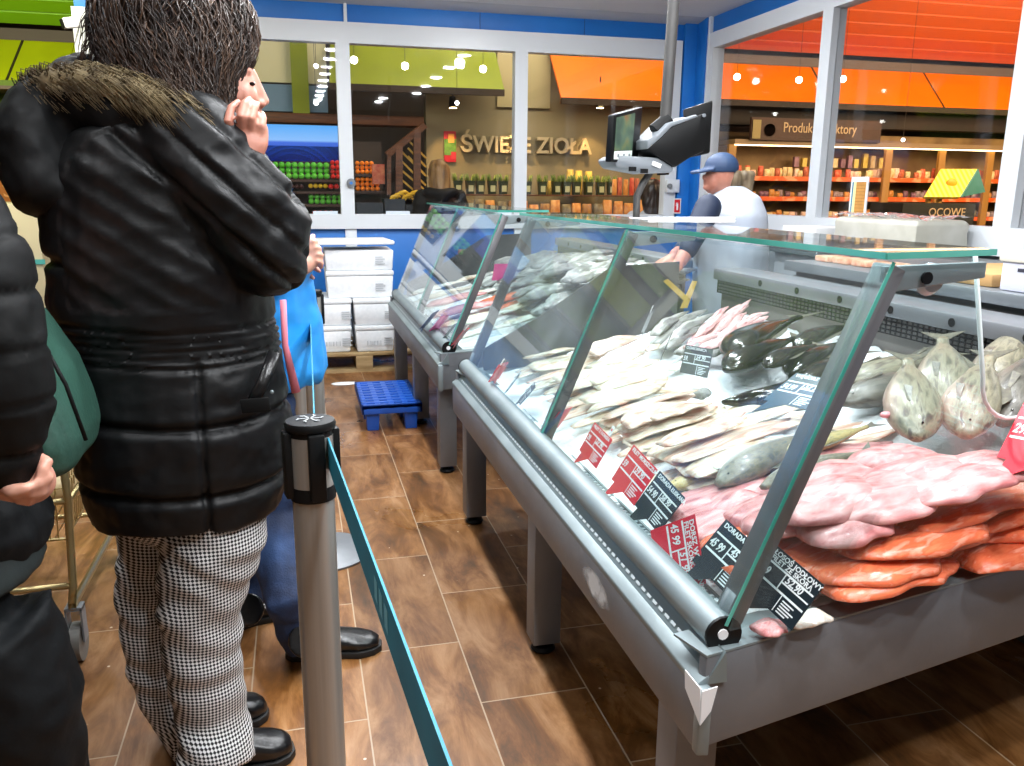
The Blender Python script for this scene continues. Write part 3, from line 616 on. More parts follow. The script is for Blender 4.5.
    while y<yBk:
        b=MB(); b.cyl((XB-.0515,y,.94),(XB-.053,y,.94),.013,12); b.build('bolt_hole',black_pl,lp); y+=.26
    # legs with feet
    for (x,yy) in [(x0+.02,q) for q in (y0+.10,(y0+y1)/2-.08,y1-.18)]+[(1.45,q) for q in (y0+.80,(y0+y1)/2+.45,y1+.05)]:
        b=MB(); b.box((x,yy,.035),(x+.08,yy+.08,.53)); lg=b.build('leg',steel,o,bevel=.004)
        b=MB(); b.lathe([(.03,0),(.036,.008),(.03,.018),(.012,.022),(.012,.036)],14,(x+.04,yy+.04,0)); b.build('foot',black_pl,lg,smooth='auto')
    0 and b.prism([(x0+.06,y0+.13,.2),(1.56,y0+.45,.2),(1.56,y0+.49,.2),(x0+.06,y0+.17,.2)],(0,0,.04))
    # slanted glass, posts, top shelf
    F0=Vector((.632,0,.628)); F1=Vector((.868,0,1.198)); fd=(F1-F0).normalized(); fn=Vector((-fd.z,0,fd.x))
    for k,y in enumerate(posts):
        w=.046; b=MB(); A=F0+Vector((0,y,0))+fd*-.01; C=F1+Vector((0,y,0))
        off=-fn*.006
        b.prism([A+off,A+off-fn*.028,C+off-fn*.028,C+off],(0,w,0)); po=b.build('post',steel_dk if k else pm_post,o,bevel=.003)
        b=MB(); q=C+off; dd=DX*.235
        b.prism([q+Vector((-.012,0,-.045)),q+Vector((-.012,0,-.004)),q+Vector((-.012,0,-.004))+dd,q+Vector((-.012,0,-.03))+dd],(0,.012,0)); b.build('top_bracket',alu,po,bevel=.002)
        b=MB()
        for s in (.075,):
            c=q+DX*s+Vector((0,-.002,-.024)); b.cyl(c,c+Vector((0,-.004,0)),.010,12)
        b.build('bracket_bolt',black_pl,po)
        b=MB(); b.tube([A+Vector((.02,w/2,-.01)),A+fd*.05+Vector((.02,w/2,0))],[.022,.02],8); b.build('post_foot',grey_pl,po,smooth=True)
    for k in range(len(posts)-1):
        ya,yb_=posts[k]-.0+(0.0 if k else -.012),posts[k+1]+.012
        b=MB(); b.prism([F0+Vector((0,ya,0)),F0+Vector((0,yb_,0)),F1+Vector((0,yb_,0)),F1+Vector((0,ya,0))],tuple(fn*.006))
        g=b.build('front_glass',caseglass_f if k==1 else caseglass,o)
        b=MB(); b.prism([F0+Vector((0,ya-.0012,0)),F1+Vector((0,ya-.0012,0)),F1+fn*.006+Vector((0,ya-.0012,0)),F0+fn*.006+Vector((0,ya-.0012,0))],(0,.0012,0)); b.build('glass_edge',teal_edge,g)
    zt_=1.204; ya,yb_=posts[0]-.02,posts[-1]+.05
    T=[Vector((.845,ya,zt_)),Vector((.845,ya,zt_))+DX*.25,Vector((.845,yb_,zt_))+DX*.25,Vector((.845,yb_,zt_))]
    b=MB(); b.prism(T,(0,0,.010)); g=b.build('top_glass',caseglass,o)
    b=MB(); n_=Vector((0,-.002,0)); b.prism([T[0]+n_,T[1]+n_,T[1]+n_+Vector((0,0,.010)),T[0]+n_+Vector((0,0,.010))],(0,.002,0)); b.box((.843,ya,zt_),(.845,yb_,zt_+.010)); b.build('glass_edge',teal_edge,g)
    # end glass
    if end:
        ye=posts[0]-.022
        def E(s,z): q=Vector((.632,ye,0))+DX*s; return Vector((q.x,q.y,z))
        pts=[E(0,.625),E(1.27,.625),E(1.27,.90),E(.64,.90)]
        pts+=[E(.535+.105*(1-math.sin(a)),.90+.085*(1-math.cos(a))) for a in [R(15*k) for k in range(1,6)]]+[E(.535,.985),E(.47,1.202),E(.243,1.202)]
        if not notch: pts=[E(0,.625),E(.56,.70),E(.47,1.19),E(.243,1.19)]
        b=MB(); b.prism(pts,(0,.006,0)); g=b.build('end_glass',caseglass,o)
        if not notch: return o
        b=MB(); ed=pts[2:-1]; b.tube([q+Vector((0,.003,0)) for q in ed],.0042,6); b.build('bright_edge',pm('glass_edge_bright','#cfd6d6',.25) if 'glass_edge_bright' not in MATS else MATS['glass_edge_bright'],g,smooth=True)
        b=MB(); c=E(.36,1.165); b.tube([c+Vector((0,-.012,0)),c+Vector((0,-.001,0))],[.020,.027],18); b.build('suction_knob',pm('clear_plastic','#b9c6cf',.2) if 'clear_plastic' not in MATS else MATS['clear_plastic'],g,smooth='auto')
    return o
C1=case(1.05,3.20,[1.085,2.13,3.14],'near steel fish display case with slanted glass and heaps of fillets on ice')
C2=case(3.55,5.62,[3.585,4.62,5.56],'far steel fish display case by the white foam boxes',notch=False)
b=MB(); b.prism([aY(663,281,3.14),aY(668,279,3.14),aY(690,299,3.14),aY(684,301,3.14)],(0,-.003,0)); b.build('yellow_tape',pm('yellow_tape_mat','#b59a4a',.6),C1)
b=MB(); b.prism([aY(692,281,3.14),aY(697,281,3.14),aY(687,308,3.14),aY(680,308,3.14)],(0,-.003,0)); b.build('yellow_tape',MATS['yellow_tape_mat'],C1)
# scratches and taped corner on the near case
b=MB(); b.prism([(.571,1.03,.49),(.571,1.085,.52),(.571,1.09,.55),(.571,1.035,.55)],(.002,0,0)); b.v+=[]
b.prism([Vector((.571,1.03,.49)),Vector((.571,1.03,.49))+DX*.02+Vector((0,0,.02)),Vector((.571,1.03,.55))+DX*.03,Vector((.571,1.03,.55))],(0,-.002,0)); b.build('corner_tape',white_pl,C1)
# white scuff worn into the apron
m,n,l,bb=nt('apron_scuff'); out=n['Material Output']
bb.inputs['Base Color'].default_value=lin('#c9cbcb'); bb.inputs['Roughness'].default_value=.7
tr=n.new('ShaderNodeBsdfTransparent'); mx=n.new('ShaderNodeMixShader'); tc=n.new('ShaderNodeTexCoord'); t=n.new('ShaderNodeTexNoise'); t.inputs['Scale'].default_value=24; t.inputs['Detail'].default_value=6; l.new(tc.outputs['Object'],t.inputs['Vector'])
gr=n.new('ShaderNodeTexGradient'); gr.gradient_type='SPHERICAL'; mp=n.new('ShaderNodeMapping'); mp.inputs['Location'].default_value=(-1,-1,-1); mp.inputs['Scale'].default_value=(2,2,2); l.new(tc.outputs['Generated'],mp.inputs[0]); l.new(mp.outputs[0],gr.inputs[0])
mu=n.new('ShaderNodeMath'); mu.operation='MULTIPLY'; l.new(t.outputs['Fac'],mu.inputs[0]); l.new(gr.outputs['Fac'],mu.inputs[1]); mr=n.new('ShaderNodeMapRange'); mr.inputs['From Min'].default_value=.14; mr.inputs['From Max'].default_value=.3; l.new(mu.outputs[0],mr.inputs[0])
l.new(mr.outputs[0],mx.inputs[0]); l.new(tr.outputs[0],mx.inputs[1]); l.new(bb.outputs[0],mx.inputs[2]); l.new(mx.outputs[0],out.inputs[0])
b=MB(); a=aX(578,560,.5745); c=aX(616,618,.5745); b.add([(.5742,a.y,.44),(.5742,c.y,.44),(.5742,c.y,.53),(.5742,a.y,.53)],[(0,1,2,3)]); b.build('scuff_mark',m,C1)
# ---- crushed ice
icem=pm('crushed_ice_mat','#fbfdff',.5,c2='#eef5fa',scale=30,bump=.45,bscale=110,sss=.0)
def ice(y0,y1,name,label,amp=.03):
    b=MB(); nx,ny=70,int((y1-y0)*55); vs=[]
    for j in range(ny+1):
        for i in range(nx+1):
            x=.665+(XB-.005-.665)*i/nx; y=y0+(y1-y0)*j/ny+(x-.6)*.206
            h=noise.noise(Vector((x*5,y*5,0)))*amp+noise.noise(Vector((x*17,y*17,3)))*amp*.4+noise.noise(Vector((x*45,y*45,9)))*amp*.22
            h+=.03*math.exp(-((x-1.55)/.3)**2-((y-1.80)/.16)**2)
            e=min(1,(j/ny)*9)*min(1,(ny-j)/ny*30)*min(1,i/nx*8+.1)
            z=.587+(bedz(x)-.587+h-.012)*e
            vs.append((x,y,max(z,.56)))
    fs=[(j*(nx+1)+i,j*(nx+1)+i+1,(j+1)*(nx+1)+i+1,(j+1)*(nx+1)+i) for j in range(ny) for i in range(nx)]
    b.add(vs,fs); o=b.build(name,icem,smooth=True); tag(o,label,'ice',kind='stuff'); return o
ice(1.08,3.13,'crushed_ice','white crushed ice bed under the fish in the near case')
ice(3.59,5.55,'crushed_ice','white crushed ice bed under the fish in the far case')

# ================================================================ price tags
redc=pm('tag_red','#d60f2c',.35); blkc=pm('tag_black','#1b252c',.35); blu=pm('tag_blue','#27477c',.4); ink=pm('tag_white_ink','#e3e9ea',.5)
def price_tag(foot,color,label,lines,price,w=.105,lean=48,yaw=0,roll=0,clip=False,group=None,tail=True,reach=.03):
    # local: x text direction, y up the card; foot = lower end of the tail
    tx=Vector((0,-1,0)); up=Vector((math.sin(R(lean)),0,math.cos(R(lean))))
    M=frame((0,0,0),tx,up); M=Matrix.Rotation(R(yaw),4,'Z')@M@Matrix.Rotation(R(roll),4,'Z')
    h=w*.86; t=.0015
    poly=[(0,0),(w*.12,0),(w*.06,-h*.42),(w*.5,0),(w,0),(w,h),(0,h)] if tail else [(0,0),(w,0),(w,h),(0,h)]
    base=Vector((w*.06,-h*.42,0)) if tail else Vector((w*.3,0,0))
    M=Matrix.Translation(Vector(foot))@M@Matrix.Translation(-base)
    o=empty('price_tag',label,'price tag',foot,group)
    b=MB(); b.M=M; b.prism([(x,y,0) for x,y in poly],(0,0,t)); b.build('card',color,o)
    b=MB(); b.M=M; z0,z1=t,t+.0004
    for (a,c) in (((.03,.70),(.97,.735)),((.03,.36),(.97,.40)),((.44,.53),(.97,.56)),((.42,.36),(.44,.72)),((.56,.03),(.575,.38))):
        b.box((w*a[0],h*a[1],z0),(w*c[0],h*c[1],z1))
    for k in range(5): b.box((w*.62,h*(.06+.055*k),z0),(w*(.80+.1*((k*7)%3)/2),h*(.085+.055*k),z1))
    b.build('ruled_lines',ink,o)
    for i,s in enumerate(lines): text(s,w*.115,ink,'title_lettering',o,M@Matrix.Translation((w*.06,h*(.87-.115*i) ,t+.0004)),ext=.0002,bold=.0003)
    text(price[0],w*.20,ink,'price_lettering',o,M@Matrix.Translation((w*.03,h*.46,t+.0004)),ext=.0002,bold=.0005,shear=.2,sx=.68)
    text(price[1],w*.17,ink,'price_lettering',o,M@Matrix.Translation((w*.47,h*.575,t+.0004)),ext=.0002,bold=.0004,shear=.2,sx=.85)
    if clip:
        b=MB(); b.M=M; b.box((w*.72,h*.96,-.001),(w*.84,h*1.32,.001)); b.build('clip',white_pl,o)
        b=MB(); b.M=M; b.box((w*.755,h*1.16,.001),(w*.805,h*1.24,.0015)); b.build('clip_print',redc,o)
    return o
def tg(px,py,h=.0): return aB(px,py,h)
zr=.592
price_tag(aZ(574,463,zr+.01),redc,'red price tag on the front rail just right of the second glass post',['FILET Z DORSZA'],('29.','27 90'),w=.100,lean=24,yaw=12,roll=-12,clip=True)
price_tag(aZ(604,495,zr+.015),redc,'red price tag between the tag with a white clip and a black tag',['FILET MORSZCZUK'],('59','59 90'),w=.114,lean=26,yaw=12,roll=-14)
price_tag(aZ(626,521,zr+.015),blkc,'black price tag partly behind the large tilted red tag',['DORADA ŁUSKANA'],('54 90','58 90'),w=.108,lean=30,yaw=12,roll=-14)
price_tag(aZ(634,541,zr+.02),redc,'large red price tag turned on its side reading 45 99',['DORSZ WĘDZONY','FILET SKÓRKA'],('45 99','51 99'),w=.132,lean=22,yaw=18,roll=-54)
price_tag(aZ(680,580,zr+.006),blkc,'large black price tag reading 45 99 beside the near glass post',['DORADA FILET KG'],('45 99','45 99'),w=.116,lean=36,yaw=18,roll=-14)
price_tag(aZ(736,608,zr+.03),blkc,'black price tag behind the near end glass reading 52,90',['ŁOSOŚ JODŁOWY','FILET ZE SKÓRĄ'],('99','52,90'),w=.104,lean=24,yaw=24,roll=-18)
price_tag(aZ(494,386,zr+.03),redc,'small red price tag at the far end of the near case rail',['SZPROT'],('9.90','9,90'),w=.085,lean=30,yaw=-40,roll=4,clip=True)
price_tag(aZ(504,394,zr+.01),blkc,'small black price tag beside the far red tag on the rail',['ŚLEDŹ PŁAT'],('19.','19 90'),w=.085,lean=35,yaw=-20,roll=0)
price_tag(aZ(513,407,zr+.01),blkc,'black price tag left of the second glass post',['MINTAJ'],('24.','24 90'),w=.09,lean=40,yaw=-15,roll=2)
price_tag(aZ(552,436,zr+.01),redc,'narrow red price tag half hidden by the second glass post',['PANGA'],('19.','19 90'),w=.09,lean=32,yaw=-45,roll=4)
price_tag(tg(642,338,.01),blkc,'small black price tag with white clip by the steel partition',['OKOŃ'],('34.','34 90'),w=.10,lean=20,yaw=-35,roll=2,clip=True)
price_tag(tg(660,362,.01),blkc,'black price tag with tail on ice left of the grey tag',['KALMAR'],('39.','39 90'),w=.095,lean=20,yaw=-30,roll=2)
price_tag(tg(688,374,.01),pm('tag_grey','#5a5c60',.4),'greyish price tag standing in the white ice below the pink squid',['OŚMIORNICA'],('59.','54 90'),w=.11,lean=15,yaw=28,roll=0,tail=False)
price_tag(tg(752,412,.09),pm('tag_slate','#2c4350',.35),'slate blue price tag lying on the black glossy fish with a red and white clip',['WĘGORZ ŚWIEŻY'],('54.99','52 99'),w=.145,lean=62,yaw=8,roll=6,clip=True)
price_tag(tg(990,482,.11),redc,'large red price tag at the right edge beside the carps',['KARP ŚWIEŻY'],('29.90','29 90'),w=.14,lean=40,yaw=15,roll=4)
price_tag(aZ(421,332,.615),blu,'blue price tag in the far case front',['ŁOSOŚ'],('49.','49 90'),w=.12,lean=40,yaw=-25,roll=0)
price_tag(aZ(434,334,.61),pm('tag_pink','#c2528a',.4),'pink price tag next to the blue tag in the far case',['FILET'],('39.','39 90'),w=.11,lean=40,yaw=-35,roll=0)
price_tag(aZ(443,341,.61),blkc,'dark price tag near the post in the far case',['TROĆ'],('44.','44 90'),w=.10,lean=40,yaw=-25,roll=0)
price_tag(aZ(453,349,.62),redc,'red price tag at the near corner of the far case',['DORSZ'],('35.','35 90'),w=.10,lean=38,yaw=-30,roll=3,clip=True)
price_tag(tg(466,266,.08),MATS['tag_pink'],'upright pink price tag in the middle of the far case',['SANDACZ'],('45.','45 90'),w=.10,lean=10,yaw=-60,roll=3)
price_tag(tg(504,287,.08),MATS['tag_pink'],'upright pink price tag beside the far glass post of the near case',['SZCZUPAK'],('45.','45 90'),w=.11,lean=10,yaw=-60,roll=3)
# ================================================================ fish
def fishmat(name,c1,c2,c3=None,rough=.22,scale=9,belly=None,objrand=.1,bump=.15,bscale=60,sss=.05,stretch=(.6,3,3),spots=0):
    m,n,l,b=nt(name); tc=n.new('ShaderNodeTexCoord'); mp=n.new('ShaderNodeMapping'); mp.inputs['Scale'].default_value=stretch; l.new(tc.outputs['Object'],mp.inputs[0])
    oi=n.new('ShaderNodeObjectInfo'); mu=n.new('ShaderNodeMath'); mu.operation='MULTIPLY'; mu.inputs[1].default_value=40; l.new(oi.outputs['Random'],mu.inputs[0])
    va=n.new('ShaderNodeVectorMath'); l.new(mp.outputs[0],va.inputs[0]); l.new(mu.outputs[0],va.inputs[1])
    t=n.new('ShaderNodeTexNoise'); t.inputs['Scale'].default_value=scale; t.inputs['Detail'].default_value=6; t.inputs['Distortion'].default_value=.5; l.new(va.outputs[0],t.inputs['Vector'])
    st=[(.32,c1),(.52,c2)]+([(.66,c3)] if c3 else []); r=ramp(n,st); l.new(t.outputs['Fac'],r.inputs[0]); col=r.outputs[0]
    if belly:      # darker back, pale belly: real pattern of the animal
        sx=n.new('ShaderNodeSeparateXYZ'); l.new(tc.outputs['Object'],sx.inputs[0]); mr=n.new('ShaderNodeMapRange'); mr.inputs['From Min'].default_value=belly[1]; mr.inputs['From Max'].default_value=belly[2]; l.new(sx.outputs['Y'],mr.inputs[0])
        ad=n.new('ShaderNodeMath'); ad.operation='MULTIPLY_ADD'; ad.inputs[1].default_value=.5; l.new(t.outputs['Fac'],ad.inputs[0]); ad.inputs[2].default_value=-.25; a2=n.new('ShaderNodeMath'); a2.use_clamp=True; l.new(mr.outputs[0],a2.inputs[0]); l.new(ad.outputs[0],a2.inputs[1])
        mx=n.new('ShaderNodeMix'); mx.data_type='RGBA'; l.new(a2.outputs[0],mx.inputs[0]); l.new(col,mx.inputs[6]); mx.inputs[7].default_value=lin(belly[0]); col=mx.outputs[2]
    h=n.new('ShaderNodeHueSaturation'); mr=n.new('ShaderNodeMapRange'); mr.inputs['To Min'].default_value=1-objrand; mr.inputs['To Max'].default_value=1+objrand*.5; l.new(oi.outputs['Random'],mr.inputs[0]); l.new(mr.outputs[0],h.inputs['Value']); l.new(col,h.inputs['Color']); l.new(h.outputs[0],b.inputs['Base Color'])
    b.inputs['Roughness'].default_value=rough; b.inputs['Coat Weight'].default_value=.15; b.inputs['Coat Roughness'].default_value=.12
    if sss: b.inputs['Subsurface Weight'].default_value=sss; b.inputs['Subsurface Radius'].default_value=(.02,.01,.008); b.inputs['Subsurface Scale'].default_value=.4
    t2=n.new('ShaderNodeTexNoise'); t2.inputs['Scale'].default_value=bscale; t2.inputs['Detail'].default_value=3; l.new(va.outputs[0],t2.inputs['Vector'])
    bp=n.new('ShaderNodeBump'); bp.inputs['Strength'].default_value=bump; bp.inputs['Distance'].default_value=.01; l.new(t2.outputs['Fac'],bp.inputs['Height']); l.new(bp.outputs[0],b.inputs['Normal'])
    return m
f_white=fishmat('cod_fillet','#ece7dc','#dfd0b8','#d8b095',scale=6,stretch=(.8,7,7))
f_white2=fishmat('cod_fillet_pink','#e4d6c6','#dbbca8','#c9947e',scale=6,stretch=(.8,7,7))
f_pale=fishmat('pale_fillet','#efeee8','#d9d4c8','#dfc6b2',scale=7,stretch=(.8,6,6))
f_pink=fishmat('pink_fillet','#e2aeab','#d58f8e','#b86c6c',scale=5,stretch=(1,4,4),rough=.25)
f_salmon=fishmat('salmon_fillet','#ee8359','#e66c46','#f1a084',scale=6,stretch=(1.2,9,9),rough=.15,belly=None)
f_silver=fishmat('silver_fish','#5c594f','#7b7461','#3f3d38',scale=14,stretch=(1,2,2),belly=('#c9c8c0',.05,.12),rough=.28)
f_olive=fishmat('olive_fish','#8f8560','#b09f6c','#6d6347',scale=14,belly=('#e6d9b4',.0,.04),rough=.25)
f_yellow=fishmat('yellow_fish','#c9ad5a','#d8c483','#a8894a',scale=16,belly=('#efe4c4',.01,.05),rough=.25)
f_black=fishmat('black_fish','#141413','#24221e','#38342c',scale=5,rough=.08,bump=.05,sss=0,belly=None)
f_carp=fishmat('carp_skin','#5f5c4e','#8d8873','#403e37',scale=7,belly=('#b8978a',.08,.24),rough=.3)
f_carpd=fishmat('dark_carp_skin','#45443d','#67645a','#2e2d2a',scale=7,belly=('#8f867a',.08,.2),rough=.3)
f_squid=fishmat('squid_skin','#e6a8aa','#f0c8c4','#b87a82',scale=8,stretch=(.8,5,5),rough=.18)
f_grey=fishmat('grey_flatfish','#6b6a68','#8d8b88','#4b4a4a',scale=12,stretch=(1,2,2),rough=.3,belly=('#b3b0ab',.02,.06))
f_eye=pm('fish_eye','#0c0c0c',.1); f_gill=fishmat('gill_red','#d86a78','#e89aa0',rough=.2); f_fin=pm('fin','#4c4940',.35,c2='#6a6655',scale=30)
def fillet(L=1,W=.09,H=.018,bend=.06,seed=0,taper=.5,wave=.006,groove=.4,rip=.8):
    r=random.Random(seed); b=MB(); rs=[]; N=22; K=18; ph=r.uniform(0,6)
    for i in range(N+1):
        t=i/N; w=W*(max(0.02,math.sin(math.pi*min(1,t*.97+.03))**.45))*(1-(1-taper)*t**1.3)*(1+.10*math.sin(t*9+ph)+.05*math.sin(t*21+ph)); h=H*(max(.06,math.sin(math.pi*(t*.96+.02)))**.5)*(1-.45*t)
        yc=bend*math.sin(math.pi*t)+.012*math.sin(t*7+ph); zc=wave*math.sin(t*10+ph*2)
        ring=[]
        for k in range(K):
            a=2*math.pi*k/K; c,s=math.cos(a),math.sin(a); y=w*.5*math.copysign(abs(c)**.85,c); z=h*(s if s>0 else s*.4)
            if s>0: z-=h*groove*math.exp(-(y/(w*.10+1e-5))**2)*(1-t)
            z+=rip*(.35*h*math.sin(y*90+t*6+ph)*(s>0)+.25*h*math.sin(y*45+t*15+ph))
            ring.append((t*L-L/2,yc+y,zc+z+h*.4))
        rs.append(ring)
    b.rings(rs); me=b.mesh('fillet')
    for p in me.polygons: p.use_smooth=True
    return me
def fish(L=1,Wd=.12,Ht=.2,bend=.1,seed=0,head=.22,tail=True,lower=0,fat=1.0):
    """side profile lies in the y direction (fish lying on its side); returns (body,fins,eye,...) meshes"""
    r=random.Random(seed); b=MB(); rs=[]; N=26; K=16
    def bd(t): return bend*math.sin(math.pi*t)
    for i in range(N+1):
        t=i/N
        pr=(math.sin(math.pi*min(1,(t*.92+.04)**.72)))**.8 if t<.86 else None
        hh=max(.035,(math.sin(math.pi*(min(t,.9)**.7)*.96+.07))**fat)*(1-.0*t)
        if t>.8: hh=max(.18,hh*(1-(t-.8)*.8))
        if t<.03: hh=.22
        w=Wd/2*hh; h=Ht/2*hh
        yc=bd(t)
        rs.append([(t*L-L/2,yc+h*math.cos(2*math.pi*k/K),w*math.sin(2*math.pi*k/K)+Wd*.32) for k in range(K)])
    b.rings(rs); body=b.mesh('body')
    for p in body.polygons: p.use_smooth=True
    x1=L/2; y1=bd(1); hz=Wd*.32; f=[]
    b=MB(); b.prism([(x1-.03*L,y1-.05*Ht-.0,hz-.002),(x1+.13*L,y1-.42*Ht,hz-.002),(x1+.08*L,y1,hz-.002),(x1+.13*L,y1+.42*Ht,hz-.002),(x1-.03*L,y1+.05*Ht,hz-.002)],(0,0,.004)); tl=b.mesh('tail_fin')
    b=MB(); xs=[-.15,-.05,.1,.25]; b.prism([(xs[0]*L,bd(.35)-Ht*.46,hz-.001),(xs[1]*L,bd(.45)-Ht*.64,hz-.001),(xs[2]*L,bd(.6)-Ht*.56,hz-.001),(xs[3]*L,bd(.75)-Ht*.33,hz-.001)],(0,0,.003)); df=b.mesh('dorsal_fin')
    b=MB(); b.prism([(-.24*L,bd(.25)+Ht*.1,Wd*.78),(-.08*L,bd(.4)+Ht*.05,Wd*.86),(-.06*L,bd(.4)+Ht*.2,Wd*.84),(-.22*L,bd(.25)+Ht*.16,Wd*.76)],(0,0,.003)); pf=b.mesh('pectoral_fin')
    b=MB(); b.sph((-.42*L,bd(.08)-Ht*.08,Wd*.63),(Ht*.022,Ht*.022,Wd*.03),10,6); ey=b.mesh('eye')
    return dict(body=body,tail_fin=tl,dorsal_fin=df,pectoral_fin=pf,eye=ey)
def put(o,A,B,scale_ref=1,roll=0,zl=0,up=(-.16,0,1),wsc=None):
    X=(B-A); L=X.length; x=X.normalized(); z=Vector(up); z=(z-x*z.dot(x)).normalized(); y=z.cross(x)
    M=Matrix((x,y,z)).transposed(); 
    if roll: M=M@Matrix.Rotation(R(roll),3,'X')
    o.rotation_euler=M.to_euler(); o.location=(A+B)/2+z*zl; s=L/scale_ref; o.scale=(s,)*3 if wsc is None else (s,wsc,wsc)
    return o
def fillet_obj(me,mat_,A,B,name,label,cat,group,**k):
    o=link(name,me[mat_]); tag(o,label,cat,group); return put(o,A,B,**k)
def variants(mat,n=4,**k):
    out=[]
    for i in range(n):
        me=fillet(seed=i*3+1,bend=rnd.uniform(-.06,.07),**k); me.materials.append(mat); out.append(me)
    return out
VW=variants(f_white,5,W=.20,H=.032,groove=.25)+variants(f_white2,3,W=.18,H=.034,groove=.4)
VP=variants(f_pale,4,W=.22,H=.03)
# heap of long white fillets
rows=[ # ax,ay,bx,by,h,type
 (514,388,590,368,.03,0),(508,372,592,350,.05,0),(520,400,600,380,.02,0),(540,410,640,386,.03,1),(512,362,575,349,.06,0),
 (585,358,636,338,.06,5),(580,372,640,352,.06,0),(584,386,655,362,.06,1),(590,392,662,372,.045,2),(575,405,664,378,.06,0),(600,398,690,392,.03,1),
 (572,416,650,388,.05,3),(570,424,668,392,.08,5),(576,430,676,396,.05,6),(584,436,686,404,.08,1),(600,438,700,410,.06,7),(592,432,660,408,.10,5),
 (612,444,704,416,.05,2),(620,450,720,408,.03,0),(645,424,708,404,.085,5),(604,462,716,416,.07,6),(598,470,740,424,.10,7),(640,462,760,430,.06,1),
 (620,470,770,424,.09,5),(636,478,770,446,.08,0),(648,466,800,420,.10,6),(632,486,760,452,.06,2),(640,494,752,470,.05,3),(660,480,790,440,.09,1),(636,500,742,478,.03,0),
 (534,396,606,366,.07,3),(548,384,620,362,.06,0),(650,448,740,420,.11,7),(690,470,790,448,.09,2)]
for i,(ax,ay,bx,by,h,v) in enumerate(rows):
    A=aB(ax+(20 if ay>455 else 8),ay-2,h*.8); B=aB(bx+6,by-1,h*.8)
    dx=max(0,.81-A.x); A.x+=dx; B.x+=dx
    o=link('fish_fillet',VW[v]); tag(o,'long pale white fish fillet in the big heap at the front of the near case','fish fillet','white fillets heaped in the near case'); put(o,A,B,wsc=(B-A).length*rnd.uniform(.85,1.1),roll=rnd.uniform(-14,14))
    o.scale=((B-A).length,.60*rnd.uniform(.85,1.2),.42*rnd.uniform(.9,1.2))
# extra lower layer so the heap has a body
for j in range(15):
    for i in range(2):
        y=1.62+.095*j+rnd.uniform(-.02,.02); x=.92+.30*i+rnd.uniform(-.03,.03)
        if y>2.1 and i==1: continue
        A=Vector((x-.17,y-.0,bedz(x-.17)+.012)); B=Vector((x+.17,y+.05+rnd.uniform(-.03,.03),bedz(x+.17)+.012))
        o=link('fish_fillet',rnd.choice(VW)); tag(o,'pale white fish fillet underneath the big heap in the near case','fish fillet','white fillets low in the heap'); put(o,A,B,wsc=.36)
# whole silver pollocks, olive and yellow fish in front of the pink fillets
def fish_thing(label,A,B,mats,spec,name='whole_fish',cat='fish',group=None,up=(-.16,0,1),roll=0,parts=('tail_fin','dorsal_fin','eye'),flip=False,wy=1,wz=1):
    F=fish(**spec); o=empty(name,label,cat,(0,0,0),group)
    for k in ('body',)+tuple(parts):
        F[k].materials.clear(); F[k].materials.append(mats if k=='body' else (f_eye if k=='eye' else f_fin)); c=link(k,F[k]); c.parent=o
    put(o,A,B,up=up,roll=roll); L=(B-A).length; o.scale=(L,L*wy*(-1 if flip else 1),L*wz); return o
S=dict(Wd=.16,Ht=.24)
fish_thing('grey backed whole fish with open mouth in front of the near glass post',aB(717,492,.045),aB(822,440,.045),f_silver,dict(bend=.04,seed=1,**S),roll=10)
fish_thing('yellowish cod below the large red tag, head left',aB(668,492,.02),aB(760,470,.02),f_yellow,dict(bend=-.03,seed=2,Wd=.18,Ht=.30))
fish_thing('olive gold fish tail pointing left of the carps, right of the near post',aB(775,462,.05),aB(868,432,.06),f_olive,dict(bend=-.02,seed=3,**S),roll=-8)
fish_thing('slim silver fish with white belly just above the pink fillets',aB(760,492,.055),aB(862,456,.06),f_silver,dict(bend=.03,seed=4,Wd=.14,Ht=.19),roll=20)
fish_thing('white bellied fish lying lowest beside the pink fillets',aB(684,508,.015),aB(785,484,.03),f_pale,dict(bend=.02,seed=5,Wd=.14,Ht=.2))
fish_thing('grey fish half hidden behind the near glass post',aB(760,478,.03),aB(840,446,.03),f_silver,dict(bend=.0,seed=6,Wd=.14,Ht=.2))
# glossy black fish
bl=[((738,366),(800,326),.06,'large glossy black fish at the back of the black heap',.36,.12),
    ((726,378),(795,345),.05,'long glossy black fish reaching left over the ice',.34,.06),
    ((724,410),(782,372),.02,'curved black fish bending round an ice patch',.26,-.3),
    ((795,352),(850,330),.05,'black fish with crossed fins at the right of the black heap',.34,.05),
    ((790,380),(846,348),.04,'black fish behind the slate price tag',.36,.05),
    ((765,372),(815,350),.09,'small black fish on top of the black heap',.3,.08),
    ((740,404),(795,392),.01,'thin black fish tail below the slate price tag',.2,.0),
    ((800,395),(858,360),.02,'black fish under the near post',.34,.0)]
for (a,c,h,lb,ht,bd) in bl:
    fish_thing(lb,aB(*a,h),aB(*c,h),f_black,dict(bend=bd,Wd=.19,Ht=ht*.95,seed=1,fat=1.05),name='black_fish',cat='fish',parts=('dorsal_fin','tail_fin','eye'),roll=rnd.uniform(-10,10))
